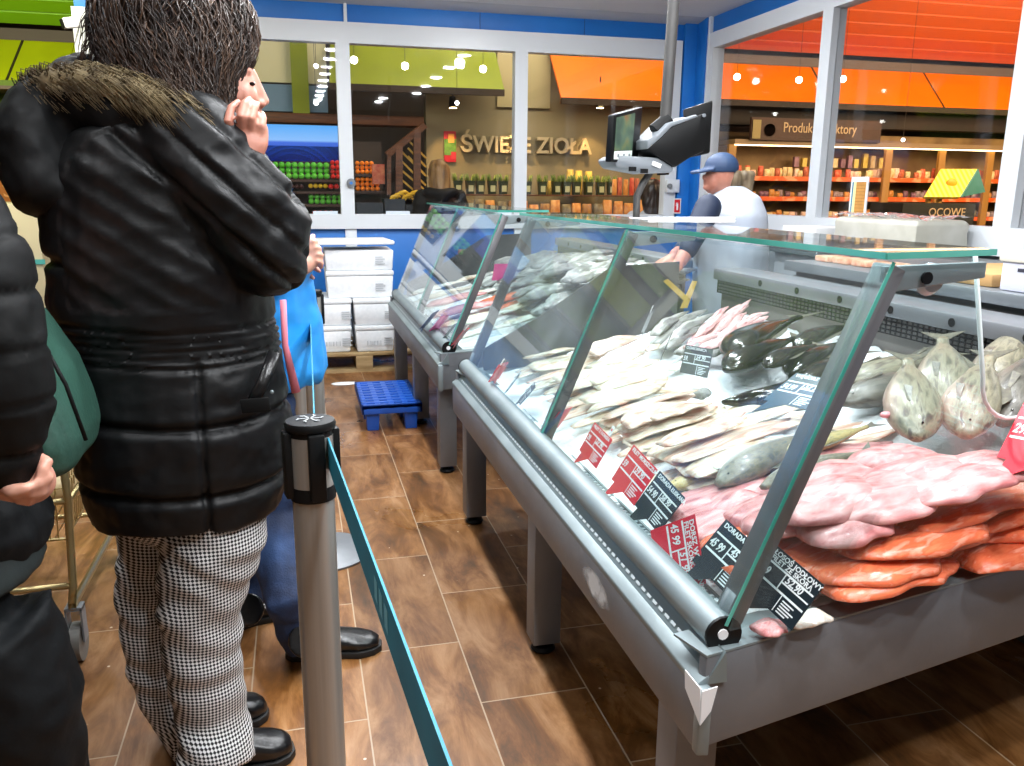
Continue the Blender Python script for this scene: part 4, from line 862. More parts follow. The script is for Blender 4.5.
# carps
cp=[((838,392),(925,368),.06,'olive backed carp lying behind the others',f_carp,.26,.0,0),
    ((842,412),(918,388),.05,'dark carp with its head at the near post',f_carpd,.30,.03,0),
    ((915,440),(903,392),.07,'pink bellied carp with its snout in the ice, lowest of the heap',f_carp,.55,.0,1),
    ((945,412),(938,356),.08,'largest pale carp with a pink fin in the middle of the heap',f_carp,.50,.0,1),
    ((968,438),(998,368),.06,'brownish carp behind the end glass edge',f_carp,.38,.04,1),
    ((1000,425),(1040,380),.05,'carp at the right edge of the photo',f_carpd,.4,.0,1),
    ((990,396),(1004,374),.05,'small pink bellied carp half hidden at the back',f_carp,.7,.0,1),
    ((905,384),(955,352),.02,'dark carp tail sticking out at the back',f_carpd,.3,.0,0)]
for (a,c,h,lb,mt_,ht,bd,fr_) in cp:
    A_,B_=aB(*a,h),aB(*c,h); c=A_+(B_-A_).normalized()*(.36 if not fr_ else .33)+Vector((0,0,.06 if fr_ else .0)); A_=A_-Vector((0,0,.02 if fr_ else 0))
    o=fish_thing(lb,A_,c,mt_,dict(bend=bd,Wd=.24 if fr_ else .2,Ht=.37 if fr_ else .3,seed=3,fat=1.0),name='carp',parts=('dorsal_fin','tail_fin','pectoral_fin','eye'),roll=rnd.uniform(-15,15))
for (px,py,h,lb) in ((921,386,.13,'pink gill'),(893,414,.11,'pink gill')):
    p=aB(px,py,h); b=MB()
    for k in range(5): an=rnd.random()*6.3; b.sph(p+Vector((.014*math.cos(an),.014*math.sin(an),.002*k/2-.006)),(.016,.010,.007),8,6)
    tag(b.build('fish_roe',f_gill,smooth=True),('pink torn roe lying between two carps' if px==921 else 'pink roe beside the lowest carp'),'roe')
# squid and grey fish at the back
VS=variants(f_squid,4,W=.14,H=.05,groove=0,taper=.4)
sq=[(700,340,742,304),(706,342,750,306),(712,336,752,300),(716,344,746,312),(690,345,720,318),(684,350,735,332),(690,356,748,330),(720,336,768,312),(730,340,770,316),(735,346,762,322),(700,352,744,336),(696,338,728,306)]
for i,(a,b_,c,d) in enumerate(sq):
    A,B=aB(a,b_,.03+.012*(i%4)),aB(c,d,.05+.012*(i%4)); o=link('squid',VS[i%4]); tag(o,'pink gutted squid in the bundle on the ice at the back','squid','pink squids on the ice'); put(o,A,B); o.scale=((B-A).length,.34,.34)
VG=variants(f_grey,3,W=.3,H=.05,groove=0,taper=.3)
for i,(a,b_,c,d) in enumerate(((655,346,690,318),(664,350,712,322),(672,342,716,314),(678,356,712,340),(668,332,708,310),(655,336,690,312),(684,362,735,344),(705,358,745,340))):
    A,B=aB(a,b_,.03+.01*(i%3)),aB(c,d,.04+.01*(i%3)); o=link('grey_fish',VG[i%3]); tag(o,'dark grey speckled fish between the steel partition and the pink squids','fish','grey fish by the partition'); put(o,A,B); o.scale=((B-A).length,.3,.36)
for i,(a,b_,c,d,lb) in enumerate(((646,352,668,346,'small orange pink fillet piece left of the black tag on the ice'),(672,372,690,362,'pink fillet scrap behind the grey tag'),(690,398,712,392,'small grey fish head on the ice edge'))):
    o=link('fish_piece',(VW[6],VP[0],VG[0])[i]); tag(o,lb,'fish'); A,B=aB(a,b_,.02),aB(c,d,.02); put(o,A,B); o.scale=((B-A).length,.3,.4)
# pink skinless slabs and salmon at the near end
VK=variants(f_pink,5,W=.40,H=.06,groove=.10,taper=.55,wave=.006,rip=.22)
VSa=variants(f_salmon,4,W=.36,H=.06,groove=.06,taper=.6,wave=.005,rip=.15)
sal=[((800,578),(930,546),.05,'orange salmon fillet nearest the corner, beside the black tag'),((822,594),(958,562),.035,'orange salmon fillet lying lowest on the steel rim'),((905,552),(1040,516),.05,'orange salmon fillet sloping to the right along the rim'),
     ((830,560),(985,520),.06,'wide salmon fillet under the pink slabs'),((930,540),(1060,505),.05,'upper salmon fillet at the right edge'),((762,552),(826,520),.02,'salmon fillet behind the near glass post'),((742,592),(778,566),.0,'small red salmon piece behind the large black tag'),((960,568),(1100,520),.02,'lowest salmon fillet at the right edge'),((838,556),(975,512),.09,'salmon fillet tucked under the front edge of the pink slabs'),((900,532),(1050,486),.12,'long salmon fillet directly below the pink slabs at the right'),((962,528),(1090,486),.09,'salmon fillet under the right end of the pink slabs')]
for i,(a,c,h,lb) in enumerate(sal):
    o=link('salmon_fillet',VSa[i%4]); tag(o,lb,'salmon fillet'); A,B=aZ(*a,.60+h*.9),aZ(*c,.60+h*.9); put(o,A,B,roll=rnd.uniform(-8,8)); o.scale=((B-A).length,.58 if i not in(6,) else .3,.6)
pk=[((756,540),(856,498),.07,'pale pink fillet at the left end of the pink pile'),((800,540),(890,505),.08,'broad pink fillet overlapping the salmon'),((790,505),(900,465),.09,'pink fillet folded behind the near post'),((830,520),(960,478),.10,'pink fillet in the middle of the pink pile'),
    ((860,490),(1000,462),.10,'pink fillet along the back of the pink pile'),((900,505),(1030,468),.10,'pink fillet with dark red streaks'),((735,528),(810,500),.04,'small pink fillet behind the black tag'),((940,490),(1060,465),.10,'pink fillet below the red tag at the right edge'),
    ((850,472),(940,456),.09,'thin pink fillet highest in the pile'),((700,520),(770,494),.02,'pale pink fillet next to the whole fish'),((780,522),(890,484),.11,'pink fillet lying across the top of the pile')]
for i,(a,c,h,lb) in enumerate(pk):
    o=link('pink_fillet',VK[i%5]); tag(o,lb,'fish fillet'); A,B=aB(*a,h),aB(*c,h); put(o,A,B,roll=rnd.uniform(-10,10)); o.scale=((B-A).length,.42,.55)
# bulk layer of slabs below, keeps the pile solid
for j in range(4):
    for i in range(2):
        x=.86+.27*i; y=1.16+.09*j+(x-.6)*.2; A=Vector((x-.14,y,bedz(x)+.0)); B=Vector((x+.2,y+.05,bedz(x+.14)+.02)); o=link('pink_fillet' if j>1 else 'salmon_fillet',VK[i] if j>1 else VSa[i]); tag(o,'%s fillet underneath the pile at the near end'%('pink' if j>1 else 'orange salmon'),'fish fillet','%s fillets under the end pile'%('pink' if j>1 else 'salmon')); put(o,A,B); o.scale=(.36,.42,.5)
for (a,c,h,lb,mm,w_) in (((790,628),(835,619),.0,'white skinned fish strip on the rim below the salmon',VP[0],.25),((757,634),(783,622),.0,'pink fillet end in front of the black tag in the corner',VK[1],.16)):
    o=link('fish_piece',mm); tag(o,lb,'fish fillet'); A,B=aZ(*a,.605),aZ(*c,.61); put(o,A,B); o.scale=((B-A).length,w_,.5 if w_>.2 else .22)
# far case: fillets, salmon, grey flatfish heap
def bedp(x,y,h): return Vector((x,y,bedz(x)+h))
k=0
for y in [3.72+.11*j for j in range(15)]:
    for x in (.85,1.12):
        A=bedp(x-.17,y+rnd.uniform(-.03,.03),.02+.02*(k%3)); B=bedp(x+.17,y+.06+rnd.uniform(-.03,.03),.03+.02*(k%3)); k+=1
        if 4.15<y<4.5 and x<1: me,nm,lb,gr=VK[k%5],'pink_fillet','pink fillet in the far case','pink fillets in the far case'
        elif 4.1<y<4.5 : me,nm,lb,gr=VSa[k%4],'salmon_fillet','orange salmon fillet in the far case','salmon fillets in the far case'
        else: me,nm,lb,gr=(VP+VW)[k%8],'fish_fillet','pale white fillet in the far case','white fillets in the far case'
        o=link(nm,me); tag(o,lb,'fish fillet',gr); put(o,A,B); o.scale=(.36,.32,.5)
k=0
for y in [3.75+.13*j for j in range(13)]:
    for x in (1.22,1.42,1.6,1.74):
        for lay in range(2 if y<4.6 else 1):
            k+=1; a=rnd.uniform(-.5,.9); h=.04+.05*lay+rnd.uniform(0,.03)+(.05 if 1.3<x<1.7 else 0); c=Vector((math.cos(a),math.sin(a),0))*.16; xx=x+rnd.uniform(-.03,.03)
            A=bedp(xx-c.x,y-c.y,h); B=bedp(xx+c.x,y+c.y,h); o=link('flatfish',VG[k%3]); tag(o,'mottled grey flatfish in the misty heap behind the second glass pane','fish','grey flatfish heap in the far case'); put(o,A,B,roll=rnd.uniform(-12,12)); o.scale=(.34,.5,.6)
for i,(px,py,lb,cc) in enumerate(((548,268,'red end of a bag behind the flatfish heap','#c02a48'),(575,266,'yellow net bag on the ice at the back of the far case','#c9a92a'),(600,262,'olive yellow fish bag behind the flatfish heap','#a88f2e'))):
    p=aY(px,py,4.9); b=MB(); b.tube([p+Vector((-.07,0,-.02)),p+Vector((0,0,.01)),p+Vector((.09,.03,-.01))],[.035,.05,.03],10,flat=.7,round_ends=True); b.tube([p+Vector((.09,.03,-.01)),p+Vector((.13,.03,.0))],[.012,.03],8); o=b.build('net_bag',pm('bag_%d'%i,cc,.3,bump=.5,bscale=30),smooth=True); tag(o,lb,'bag')
b=MB(); p=aY(590,262,4.95)
# ================================================================ scale hanging over the case
Yc=2.65
pS=lambda x,y,d=0: aY(x,y,Yc+d)
sc=empty('shop_scale','black double screen shop scale hanging on a steel pole over the case','scale',pS(660,140))
b=MB(); a=pS(665,125); b.cyl(a,(a.x+.03,a.y,ZC),.019,14); b.build('pole',steel_dk,sc,smooth='auto')
b=MB(); b.tube([pS(655,165),pS(643,183),pS(637,196),pS(636,222)],[.012]*4,10); b.build('lower_arm',steel_dk,sc,smooth=True)
# body: wedge running from the small screen up to the large screen
b=MB(); P0=[pS(639,150),pS(668,168),pS(683,158),pS(697,152),pS(699,114),pS(690,117),pS(664,128),pS(652,140)]
P0=[q+Vector((0,-.06,0)) for q in P0]; b.prism(P0,(0,.16,0)); b.build('body',black_pl,sc,bevel=.008)
b=MB(); b.prism([q+Vector((0,-.062,0)) for q in (pS(640,150),pS(652,140),pS(664,128),pS(690,118),pS(688,116),pS(662,124),pS(650,136),pS(640,141))],(0,.165,0)); b.build('grey_top_shell',grey_pl,sc,bevel=.003)
b=MB(); b.cyl(pS(655,132),pS(669,120),.028,14); b.build('pole_clamp',black_pl,sc,smooth='auto')
b=MB(); c=pS(695,117)+Vector((0,-.063,0)); b.cyl(c,c+Vector((0,-.004,0)),.006,10); b.build('screw',grey_pl,sc)
# base tray with scanner
b=MB(); P1=[pS(606,160),pS(612,156),pS(652,158),pS(668,168),pS(666,173),pS(642,174),pS(611,168)]; b.prism([q+Vector((0,-.05,0)) for q in P1],(0,.14,0)); b.build('printer_base',grey_pl,sc,bevel=.008)
for x0,x1,y0 in ((622,630,168),(631,644,170)):
    b=MB(); q=pS((x0+x1)/2,y0+1)+Vector((0,-.052,0)); b.box(q+Vector((-.012,-.003,-.008)),q+Vector((.014,0,.006))); b.build('slot',black_pl,sc)
b=MB(); q=pS(650,165)+Vector((0,-.053,0)); b.M=frame(q,(1,0,-.35),(0,0,1)); b.box((-.016,-.007,-.001),(.016,.007,.002)); b.build('price_sticker',white_pl,sc)
b=MB(); b.cyl(pS(663,171),pS(663,175),.02,14); b.build('arm_joint',black_pl,sc)
# customer screen (faces left/toward customers)
def quadbox(P,th,name,mat,par,bev=.004):
    n_=(P[1]-P[0]).cross(P[3]-P[0]).normalized(); b=MB(); b.prism(P,n_*th); return b.build(name,mat,par,bevel=bev)
Q=[pS(611,162,-.08),pS(638,163,.05),pS(643,107,.06),pS(614,115,-.08)]
mon=quadbox(Q,-.022,'customer_screen',black_pl,sc)
cN=(Q[1]-Q[0]).cross(Q[3]-Q[0]).normalized()
def inq(u,v): return (Q[0]*(1-u)+Q[1]*u)*(1-v)+(Q[3]*(1-u)+Q[2]*u)*v
scr=nt('screen_picture'); m,n,l,bb=scr
t=n.new('ShaderNodeTexNoise'); t.inputs['Scale'].default_value=14; tc=n.new('ShaderNodeTexCoord'); l.new(tc.outputs['Object'],t.inputs['Vector']); r=ramp(n,[(.35,'#3d5a4a'),(.5,'#5a7a5f'),(.6,'#7a8a5a'),(.7,'#b0663a')]); l.new(t.outputs['Fac'],r.inputs[0]); l.new(r.outputs[0],bb.inputs['Emission Color']); bb.inputs['Emission Strength'].default_value=.55; bb.inputs['Base Color'].default_value=(.01,.01,.01,1)
sgn_=1 if cN.dot(EYE-Q[0])>0 else -1
o_=cN*.001*sgn_; 
b=MB(); b.prism([inq(.08,.24)+o_,inq(.72,.24)+o_,inq(.72,.93)+o_,inq(.08,.93)+o_],o_*.5); b.build('lit_picture',m,mon)
b=MB(); b.prism([inq(.08,.06)+o_,inq(.72,.06)+o_,inq(.72,.23)+o_,inq(.08,.23)+o_],o_*.5); b.build('key_strip',pm('screen_keys','#b9c4bd',.5,emit=.5),mon)
b=MB()
for u in (.22,.42,.62): b.prism([inq(u-.03,.1)+o_*2,inq(u+.03,.1)+o_*2,inq(u+.03,.17)+o_*2,inq(u-.03,.17)+o_*2],o_*.5)
b.build('key_icons',grey_pl,mon)
# large seller screen
b=MB(); b.prism([pS(684,109,-.03),pS(713,100,-.03),pS(710,153,-.03),pS(688,158,-.03)],(.012,.035,0)); b.build('seller_screen',black_pl,sc,bevel=.006)
b=MB(); b.prism([pS(700,118,-.037),pS(705,116,-.037),pS(705,140,-.037),pS(701,146,-.037)],(0,.006,0)); b.build('cable_slot',pm('slot_black','#030303',.7),sc)
# white tray resting on the top glass
a=aZ(643,222,1.205); t0=MB(); t0.box((a.x,a.y-.04,1.2035),(a.x+.30,a.y+.12,1.215)); t0.box((a.x+.0,a.y-.04,1.215),(a.x+.3,a.y-.035,1.222)); tag(t0.build('white_tray',white_pl,bevel=.003),'flat white tray on the top glass under the shop scale','tray')

# ================================================================ counters and goods behind the case
cgrey=pm('counter_steel','#8f959a',.4,.6,c2='#7b8186',scale=3)
wc=empty('work_counter','steel work counter behind the near case','counter',(2.15,1.7,0))
b=MB(); b.box((1.995,1.3,.98),(2.75,3.15,1.02)); b.build('worktop',cgrey,wc,bevel=.004)
b=MB(); b.box((2.03,1.34,.0),(2.73,3.11,.98)); b.build('body',pm('counter_body','#4c4f51',.5),wc,bevel=.004)
b=MB(); b.box((2.0,1.35,.90),(2.03,3.1,.96)); b.build('front_rail',steel_dk,wc,bevel=.004)
cardb=pm('cardboard','#b8925f',.8,c2='#a5804f',scale=5); lilac=pm('lilac_box','#cfd0df',.6)
def boxthing(name,label,cat,x0,y0,x1,y1,z0,h,mat,lid=None,bev=.006,group=None):
    o=empty(name,label,cat,((x0+x1)/2,(y0+y1)/2,z0),group)
    b=MB(); b.box((x0,y0,z0),(x1,y1,z0+h)); b.build('box_body',mat,o,bevel=bev)
    if lid: b=MB(); b.box((x0-.008,y0-.008,z0+h),(x1+.008,y1+.008,z0+h+.03)); b.build('lid',lid,o,bevel=bev)
    return o
# printed fish box at the right edge
p=aX(985,290,2.13)
o=boxthing('printed_box','lilac white box with small dark print at the right edge behind the case','box',2.03,1.50,2.42,2.05,1.021,.085,lilac,pm('box_top','#e3dccb',.7))
b=MB()
for k in range(5): b.box((2.0285,1.86+.01*(k%2),1.045+.01*k),(2.0295,1.93,1.05+.01*k))
b.box((2.0285,1.95,1.08),(2.0295,1.99,1.09)); b.build('dark_print',pm('dark_print','#3a3a48',.6),o)
b=MB(); b.box((2.0285,1.82,1.022),(2.0295,1.90,1.035)); b.build('yellow_corner',pm('yellow_print','#e8a81c',.6),o)
a=aZ(899,278,1.02); c=aZ(978,268,1.02)
boxthing('cardboard_tray','flat brown cardboard tray seen through the end glass','box',2.05,2.10,2.5,2.46,1.021,.04,cardb)
# counters along the right window
wd_=empty('window_counter','long grey counter under the right windows','counter',(3.0,3,0))
b=MB(); b.box((2.95,1.2,.93),(3.33,4.9,.985)); b.build('worktop',pm('counter_top_dark','#5d5f5e',.4),wd_,bevel=.004)
b=MB(); b.box((3.0,1.25,0),(3.33,4.85,.93)); b.build('body',pm('counter_body2','#8d9398',.5),wd_,bevel=.004)
# film wrapped foam crate
a=aX(832,240,2.98); c=aX(912,240,2.98)
fc=empty('wrapped_crate','milky foam crate wrapped in clear film on the counter by the window','crate',(3.05,(a.y+c.y)/2,.986))
b=MB()
y0,y1=c.y,a.y
def wr(z,e): return [Vector((3.0-e,y0-e,z)),Vector((3.3+e,y0-e,z)),Vector((3.3+e,y1+e,z)),Vector((3.0-e,y1+e,z))]
b.rings([wr(.986,0),wr(1.04,.012),wr(1.10,.006),wr(1.15,.012),wr(1.17,-.01)]); b.build('crate_body',pm('foam_film','#c9c7bd',.35,c2='#b5b3a6',scale=6),fc,bevel=.012)
filmm=glassmat('plastic_film','#ffffff',haze=.35,hscale=14,refl=2.0)
b=MB(); vs=[];nx,ny=14,30
for j in range(ny+1):
    for i in range(nx+1):
        x=2.985+.33*i/nx; y=y0-.02+(y1-y0+.04)*j/ny; vs.append((x,y,1.182+.02*noise.noise(Vector((x*14,y*10,1)))+.008*noise.noise(Vector((x*40,y*30,1)))))
b.add(vs,[(j*(nx+1)+i,j*(nx+1)+i+1,(j+1)*(nx+1)+i+1,(j+1)*(nx+1)+i) for j in range(ny) for i in range(nx)]); b.build('plastic_film',filmm,fc,smooth=True)
a=aX(779,236,2.98); c=aX(812,236,2.98)
boxthing('foam_box','small open white foam box on the counter beside the worker','box',3.0,c.y,3.28,a.y,.986,.11,white_pl)
# blue-grey bin lids visible through the glass behind the case
0 and boxthing('dark_machine','dark machine on the work counter seen through the case glass','machine',2.3,2.35,2.65,2.75,1.021,.1,black_pl)
# added orange packs standing in for the reddish reflections along the top glass
for i in range(5):
    y=2.52+.12*i; b=MB(); b.box((2.10,y,1.021),(2.21,y+.09,1.045)); o=tag(b.build('reflection_pack',pm('reflection_orange','#e08a6a',.3,c2='#f0c0a0',scale=30) if i==0 else MATS['reflection_orange'],bevel=.006),'small orange pack standing in for a reflection, in the row on the work counter','package','orange stand-in packs on the work counter')

# ================================================================ foam boxes and pallets
foam=pm('styrofoam','#e6e9ec',.6,c2='#dde1e5',scale=40)
pl=empty('wooden_pallet','wooden pallet under the white foam boxes','pallet',(.3,6.3,0)); wood=pm('pallet_wood','#a98f66',.7,c2='#8a7048',scale=5,stretch=(1,6,6))
for k in range(4):
    b=MB(); b.box((-.15,5.98+k*.2,.12),(1.0,6.10+k*.2,.142)); b.build('top_board',wood,pl,bevel=.003)
for x in (-.15,.37,.88):
    b=MB(); b.box((x,5.98,.02),(x+.12,6.7,.12)); b.build('bearer',wood,pl,bevel=.003)
for k in (0,3):
    b=MB(); b.box((-.15,5.98+k*.2,.0),(1.0,6.10+k*.2,.02)); b.build('bottom_board',wood,pl)
def foambox(x0,y0,x1,y1,z0,h,label,lidded=True,lab=None,rz=0):
    o=empty('foam_box',label,'foam box',((x0+x1)/2,(y0+y1)/2,z0)); w,d=(x1-x0)/2,(y1-y0)/2; cx,cy=(x0+x1)/2,(y0+y1)/2
    b=MB(); R0=lambda z,e:[Vector((cx-w+e,cy-d+e,z)),Vector((cx+w-e,cy-d+e,z)),Vector((cx+w-e,cy+d-e,z)),Vector((cx-w+e,cy+d-e,z))]
    b.rings([R0(z0,.014),R0(z0+h-.035,.004)]); b.build('box_body',foam,o,bevel=.012)
    if lidded: b=MB(); b.rings([R0(z0+h-.034,.0),R0(z0+h,.0)]); b.build('lid',foam,o,bevel=.01)
    b=MB()
    for k in range(4): b.box((cx+w*.45,cy-d+.003,z0+h*.25+.016*k),(cx+w*.45+.07-.015*(k%2),cy-d+.006,z0+h*.25+.016*k+.006))
    if lab=='code':
        for k in range(9): b.box((cx-.06+.012*k,cy-d+.003,z0+h*.25),(cx-.06+.012*k+(.003 if k%2 else .007),cy-d+.006,z0+h*.42))
    b.build('faint_print',pm('foam_print','#b9bec3',.6) if 'foam_print' not in MATS else MATS['foam_print'],o)
    if rz: o.rotation_euler.z=R(rz)
    return o
YFm=6.0
def fb(px0,px1,py0,py1,label,d=.38,**k):
    a=aY(px0,py0,YFm); c=aY(px1,py1,YFm); return a,c
Z0=.143
g=lambda px:aY(px,330,6.0).x
zz=[aY(340,y,6.0).z for y in (352,327,300,272,246,240)]
h1=(zz[2]-Z0)/2
foambox(g(316),6.02,g(352),6.5,Z0,h1,'lower left foam box with grey print on the pallet',lab='code')
foambox(g(314),6.02,g(353),6.5,Z0+h1+.002,h1,'upper left foam box standing on the printed box')
foambox(g(355),6.0,g(395),6.5,Z0,h1,'lower right foam box with a code label on the pallet',lab='code')
foambox(g(354),6.0,g(397),6.5,Z0+h1+.002,h1,'foam box in the second layer on the right')
zt_=Z0+2*h1+.004
foambox(g(328),6.05,g(396),6.48,zt_,zz[3]-zt_,'wide foam box in the third layer of the stack')
zt2_=zz[3]+.002
foambox(g(327),6.06,g(397),6.5,zt2_,zz[4]-zt2_,'wide foam box topmost of the stack',lidded=False)
b=MB(); b.M=Matrix.Translation((g(362),6.26,zz[4]+.004))@Matrix.Rotation(R(4),4,'Z'); b.box((-.30,-.23,0),(.24,.22,.028)); tag(b.build('loose_foam_cover',foam,bevel=.01),'loose foam lid lying crooked on top of the box stack','lid')
# blue plastic pallet
bp_=pm('pallet_blue','#1c56b8',.4,c2='#184da8',scale=4)
bpo=empty('plastic_pallet','small bright blue plastic pallet beside the far case legs','pallet',(.44,4.7,0))
A,B_,C_,D_=aZ(358,383,.15),aZ(410,380,.15),aZ(413,405,.15),aZ(361,409,.15)
x0,x1,y0,y1=.295,.625,4.42,5.02
m,n,l,bb=nt('pallet_blue_deck'); bb.inputs['Base Color'].default_value=lin('#1c56b8'); bb.inputs['Roughness'].default_value=.4
b=MB(); xs=[x0,x0+.05,x0+.09,x0+.14,x0+.19,x0+.24,x0+.28,x1]
# deck of crossing ribs leaves open holes
ny=9
for k in range(ny+1): y=y0+(y1-y0-.035)*k/ny; b.box((x0,y,.13),(x1,y+.035,.15))
for k in range(5): x=x0+(x1-x0-.03)*k/4; b.box((x,y0,.128),(x+.03,y1,.149))
b.box((x0,y0,.10),(x1,y0+.012,.15)); b.box((x0,y1-.012,.10),(x1,y1,.15)); b.box((x0,y0,.10),(x0+.012,y1,.15)); b.box((x1-.012,y0,.10),(x1,y1,.15)); b.build('deck',bp_,bpo,bevel=.002)
for x in (x0+.02,x1-.10):
    for y in (y0+.02,(y0+y1)/2-.04,y1-.10):
        b=MB(); b.tube([(x+.04,y+.04,.0),(x+.04,y+.04,.13)],[.045,.055],4,up=(1,1,0)); b.build('foot',bp_,bpo,bevel=.004)
# orange bit under the wooden pallet and ice slush on the floor
b=MB(); p=aZ(345,384,0); b.sph((p.x,p.y,.004),(.10,.05,.006),10,5); tag(b.build('ice_slush',icem,smooth=True),'small patch of ice slush on the floor in front of the wooden pallet','ice')

# ================================================================ queue stanchions
chrome=pm('chrome_post','#b3b1ab',.3,.6,c2='#8f8c86',scale=30,stretch=(1,1,.02)); teal=pm('teal_belt','#14809a',.55,c2='#0f748c',scale=12); teal_l=pm('belt_print','#6fb4c4',.6)
def stanchion(x,y,label,h=.96):
    o=empty('queue_stanchion',label,'stanchion',(x,y,0))
    b=MB(); b.lathe([(.001,0),(.17,0),(.172,.008),(.15,.018),(.05,.028),(.04,.034)],40,(x,y,0)); b.build('base_disc',steel,o,smooth='auto')
    b=MB(); b.lathe([(.0315,.03),(.0315,h-.10)],28,(x,y,0)); b.build('post',chrome,o,smooth='auto')
    b=MB(); b.lathe([(.034,h-.12),(.034,h-.105),(.033,h-.10),(.033,h-.012),(.037,h-.010),(.0385,h-.003),(.036,h+.002),(.001,h+.004)],28,(x,y,0)); hd=b.build('head',black_pl,o,smooth='auto')
    b=MB()
    b.lathe([(.0335,h-.098),(.0336,h-.02)],28,(x,y,0)); b.build('head_sleeve',chrome,hd,smooth='auto')
    for an in (0,90,180,270):
        b=MB(); b.M=Matrix.Translation((x,y,0))@Matrix.Rotation(R(an+12),4,'Z'); b.box((.028,-.012,h-.115),(.042,.012,h-.012)); b.build('belt_slot',black_pl,hd,bevel=.003)
    return o
s1=stanchion(.005,1.235,'nearest steel queue stanchion with a black top and teal belt')
s2=stanchion(.035,2.9,'second queue stanchion standing in front of the blue jacket')
s3=stanchion(-.02,3.74,'third queue stanchion with only its base disc showing')
# star print on the near top
b=MB(); 
for k in range(6):
    a=k*math.pi/3; b.M=Matrix.Translation((.005,1.235,.9646))@Matrix.Rotation(a,4,'Z'); b.prism([(.003,-.001,0),(.018,-.0012,0),(.018,.0012,0),(.003,.001,0)],(0,0,.0004)); b.prism([(.013,0,0),(.019,.006,0),(.0205,.0045,0),(.0145,-.0012,0)],(0,0,.0004))
b.M=Matrix.Identity(4)
b.build('top_print',pm('print_grey','#b4b8ba',.5),s1)
def belt(P,Q,label,w=.048,sag=0,prints=True,tw=0):
    P=Vector(P); Q=Vector(Q); n=24; b=MB(); rs=[]; d=(Q-P); side=Vector((-d.y,d.x,0)).normalized()*.0012
    for i in range(n+1):
        t=i/n; c=P+d*t+Vector((0,0,-sag*4*t*(1-t))); up=Vector((0,0,w/2)); rs.append([c-up-side,c-up+side,c+up+side,c+up-side])
    b.rings(rs); o=tag(b.build('queue_belt',teal),label,'belt')
    if prints:
        b=MB(); 
        for t in (.28,):
            c=P+d*t+Vector((0,0,-sag*4*t*(1-t))); ux=d.normalized()
            for s in (-1,1):
                so=side*1.3*s
                for k in range(3): q=c+ux*(.03*k); b.prism([q+so+Vector((0,0,-.012)),q+ux*.018+so+Vector((0,0,-.012)),q+ux*.018+so+Vector((0,0,.012)),q+so+Vector((0,0,.012))],side*.1*s)
        b.build('belt_print',teal_l,o)
    return o
# near belt: from the head to a stanchion behind the camera on the right
c0=Vector((.030,1.215,.915)); c1=aZ(440,766,.915)
e=c0+(c1-c0)*2.2
belt(c0,(e.x,e.y,.915),'teal queue belt running from the nearest stanchion toward the camera')
belt((.012,1.275,.915),(.03,2.86,.915),'teal queue belt stretched between the nearest and the second stanchion',prints=False)
belt((.034,2.94,.915),(-.015,3.70,.915),'teal queue belt between the second and third stanchion',prints=False)

# ================================================================ shopping cart
wire=pm('cart_wire','#b9a878',.3,.8); ct=empty('shopping_cart','metal wire shopping cart with groceries behind the green backpack','shopping cart',(-.75,2.6,0))
# basket corners (top / bottom)
bx0,bx1,by0,by1=-1.18,-.63,2.35,3.15; bz0,bz1=.32,.80
T=[(bx0,by0,bz1),(bx1,by0,bz1),(bx1,by1,bz1),(bx0,by1,bz1)]; Bt=[(bx0+.05,by0+.10,bz0),(bx1-.05,by0+.10,bz0),(bx1-.05,by1-.05,bz0+.04),(bx0+.05,by1-.05,bz0+.04)]
T=[Vector(v) for v in T]; Bt=[Vector(v) for v in Bt]
b=MB()
def loop(ps,r): 
    for i in range(4): b.tube([ps[i],ps[(i+1)%4]],[r,r],6)
loop(T,.006); loop(Bt,.005)
for tt in (.33,.66): loop([t_*(1-tt)+u_*tt for t_,u_ in zip(T,Bt)],.003)
for i in range(4):
    n_=22 if i%2==0 else 30
    for k in range(n_+1):
        s=k/n_; b.tube([T[i].lerp(T[(i+1)%4],s),Bt[i].lerp(Bt[(i+1)%4],s)],[.0022,.0022],5)
for k in range(15): b.tube([Bt[0].lerp(Bt[1],k/14),Bt[3].lerp(Bt[2],k/14)],[.0022,.0022],5)
b.build('wire_basket',wire,ct)
b=MB(); 
for x in (bx0+.06,bx1-.02):
    b.tube([(x,by0+.02,bz1),(x,by0+.05,.45),(x,by0+.0,.22),(x,by0-.03,.17),(x,by1-.1,.17)],[.011]*5,8); b.tube([(x,by0+.05,.45),(x,by1,.46)],[.008,.008],8)
b.tube([(bx0+.06,by1-.12,.17),(bx1-.02,by1-.12,.17)],[.009]*2,8); b.tube([(bx0+.06,by0,.22),(bx1-.02,by0,.22)],[.009]*2,8); b.tube([(bx0+.06,by0+.05,.45),(bx1-.02,by0+.05,.45)],[.009]*2,8)
b.build('frame',wire,ct,smooth=True)
for x in (bx0+.06,bx1-.02):
    for y in (by0-.01,by1-.14):
        b=MB(); b.box((x-.022,y-.02,.06),(x-.017,y+.02,.16)); b.box((x+.017,y-.02,.06),(x+.022,y+.02,.16)); b.box((x-.022,y-.02,.155),(x+.022,y+.02,.165)); fk=b.build('caster_fork',grey_pl,ct)
        b=MB(); b.cyl((x-.014,y,.055),(x+.014,y,.055),.055,20); b.build('wheel',pm('caster_grey','#6b6a66',.5) if 'caster_grey' not in MATS else MATS['caster_grey'],fk,smooth='auto')
b=MB(); b.tube([(bx0+.02,by0-.06,1.0),(bx1-.02,by0-.06,1.0)],[.014]*2,10); b.build('handle_bar',pm('cart_handle','#8a1c1c',.4),ct,smooth='auto')
b=MB()
for x in (bx0+.03,bx1-.03): b.tube([(x,by0-.06,1.0),(x,by0,bz1)],[.01]*2,8)
b.build('handle_stay',wire,ct)
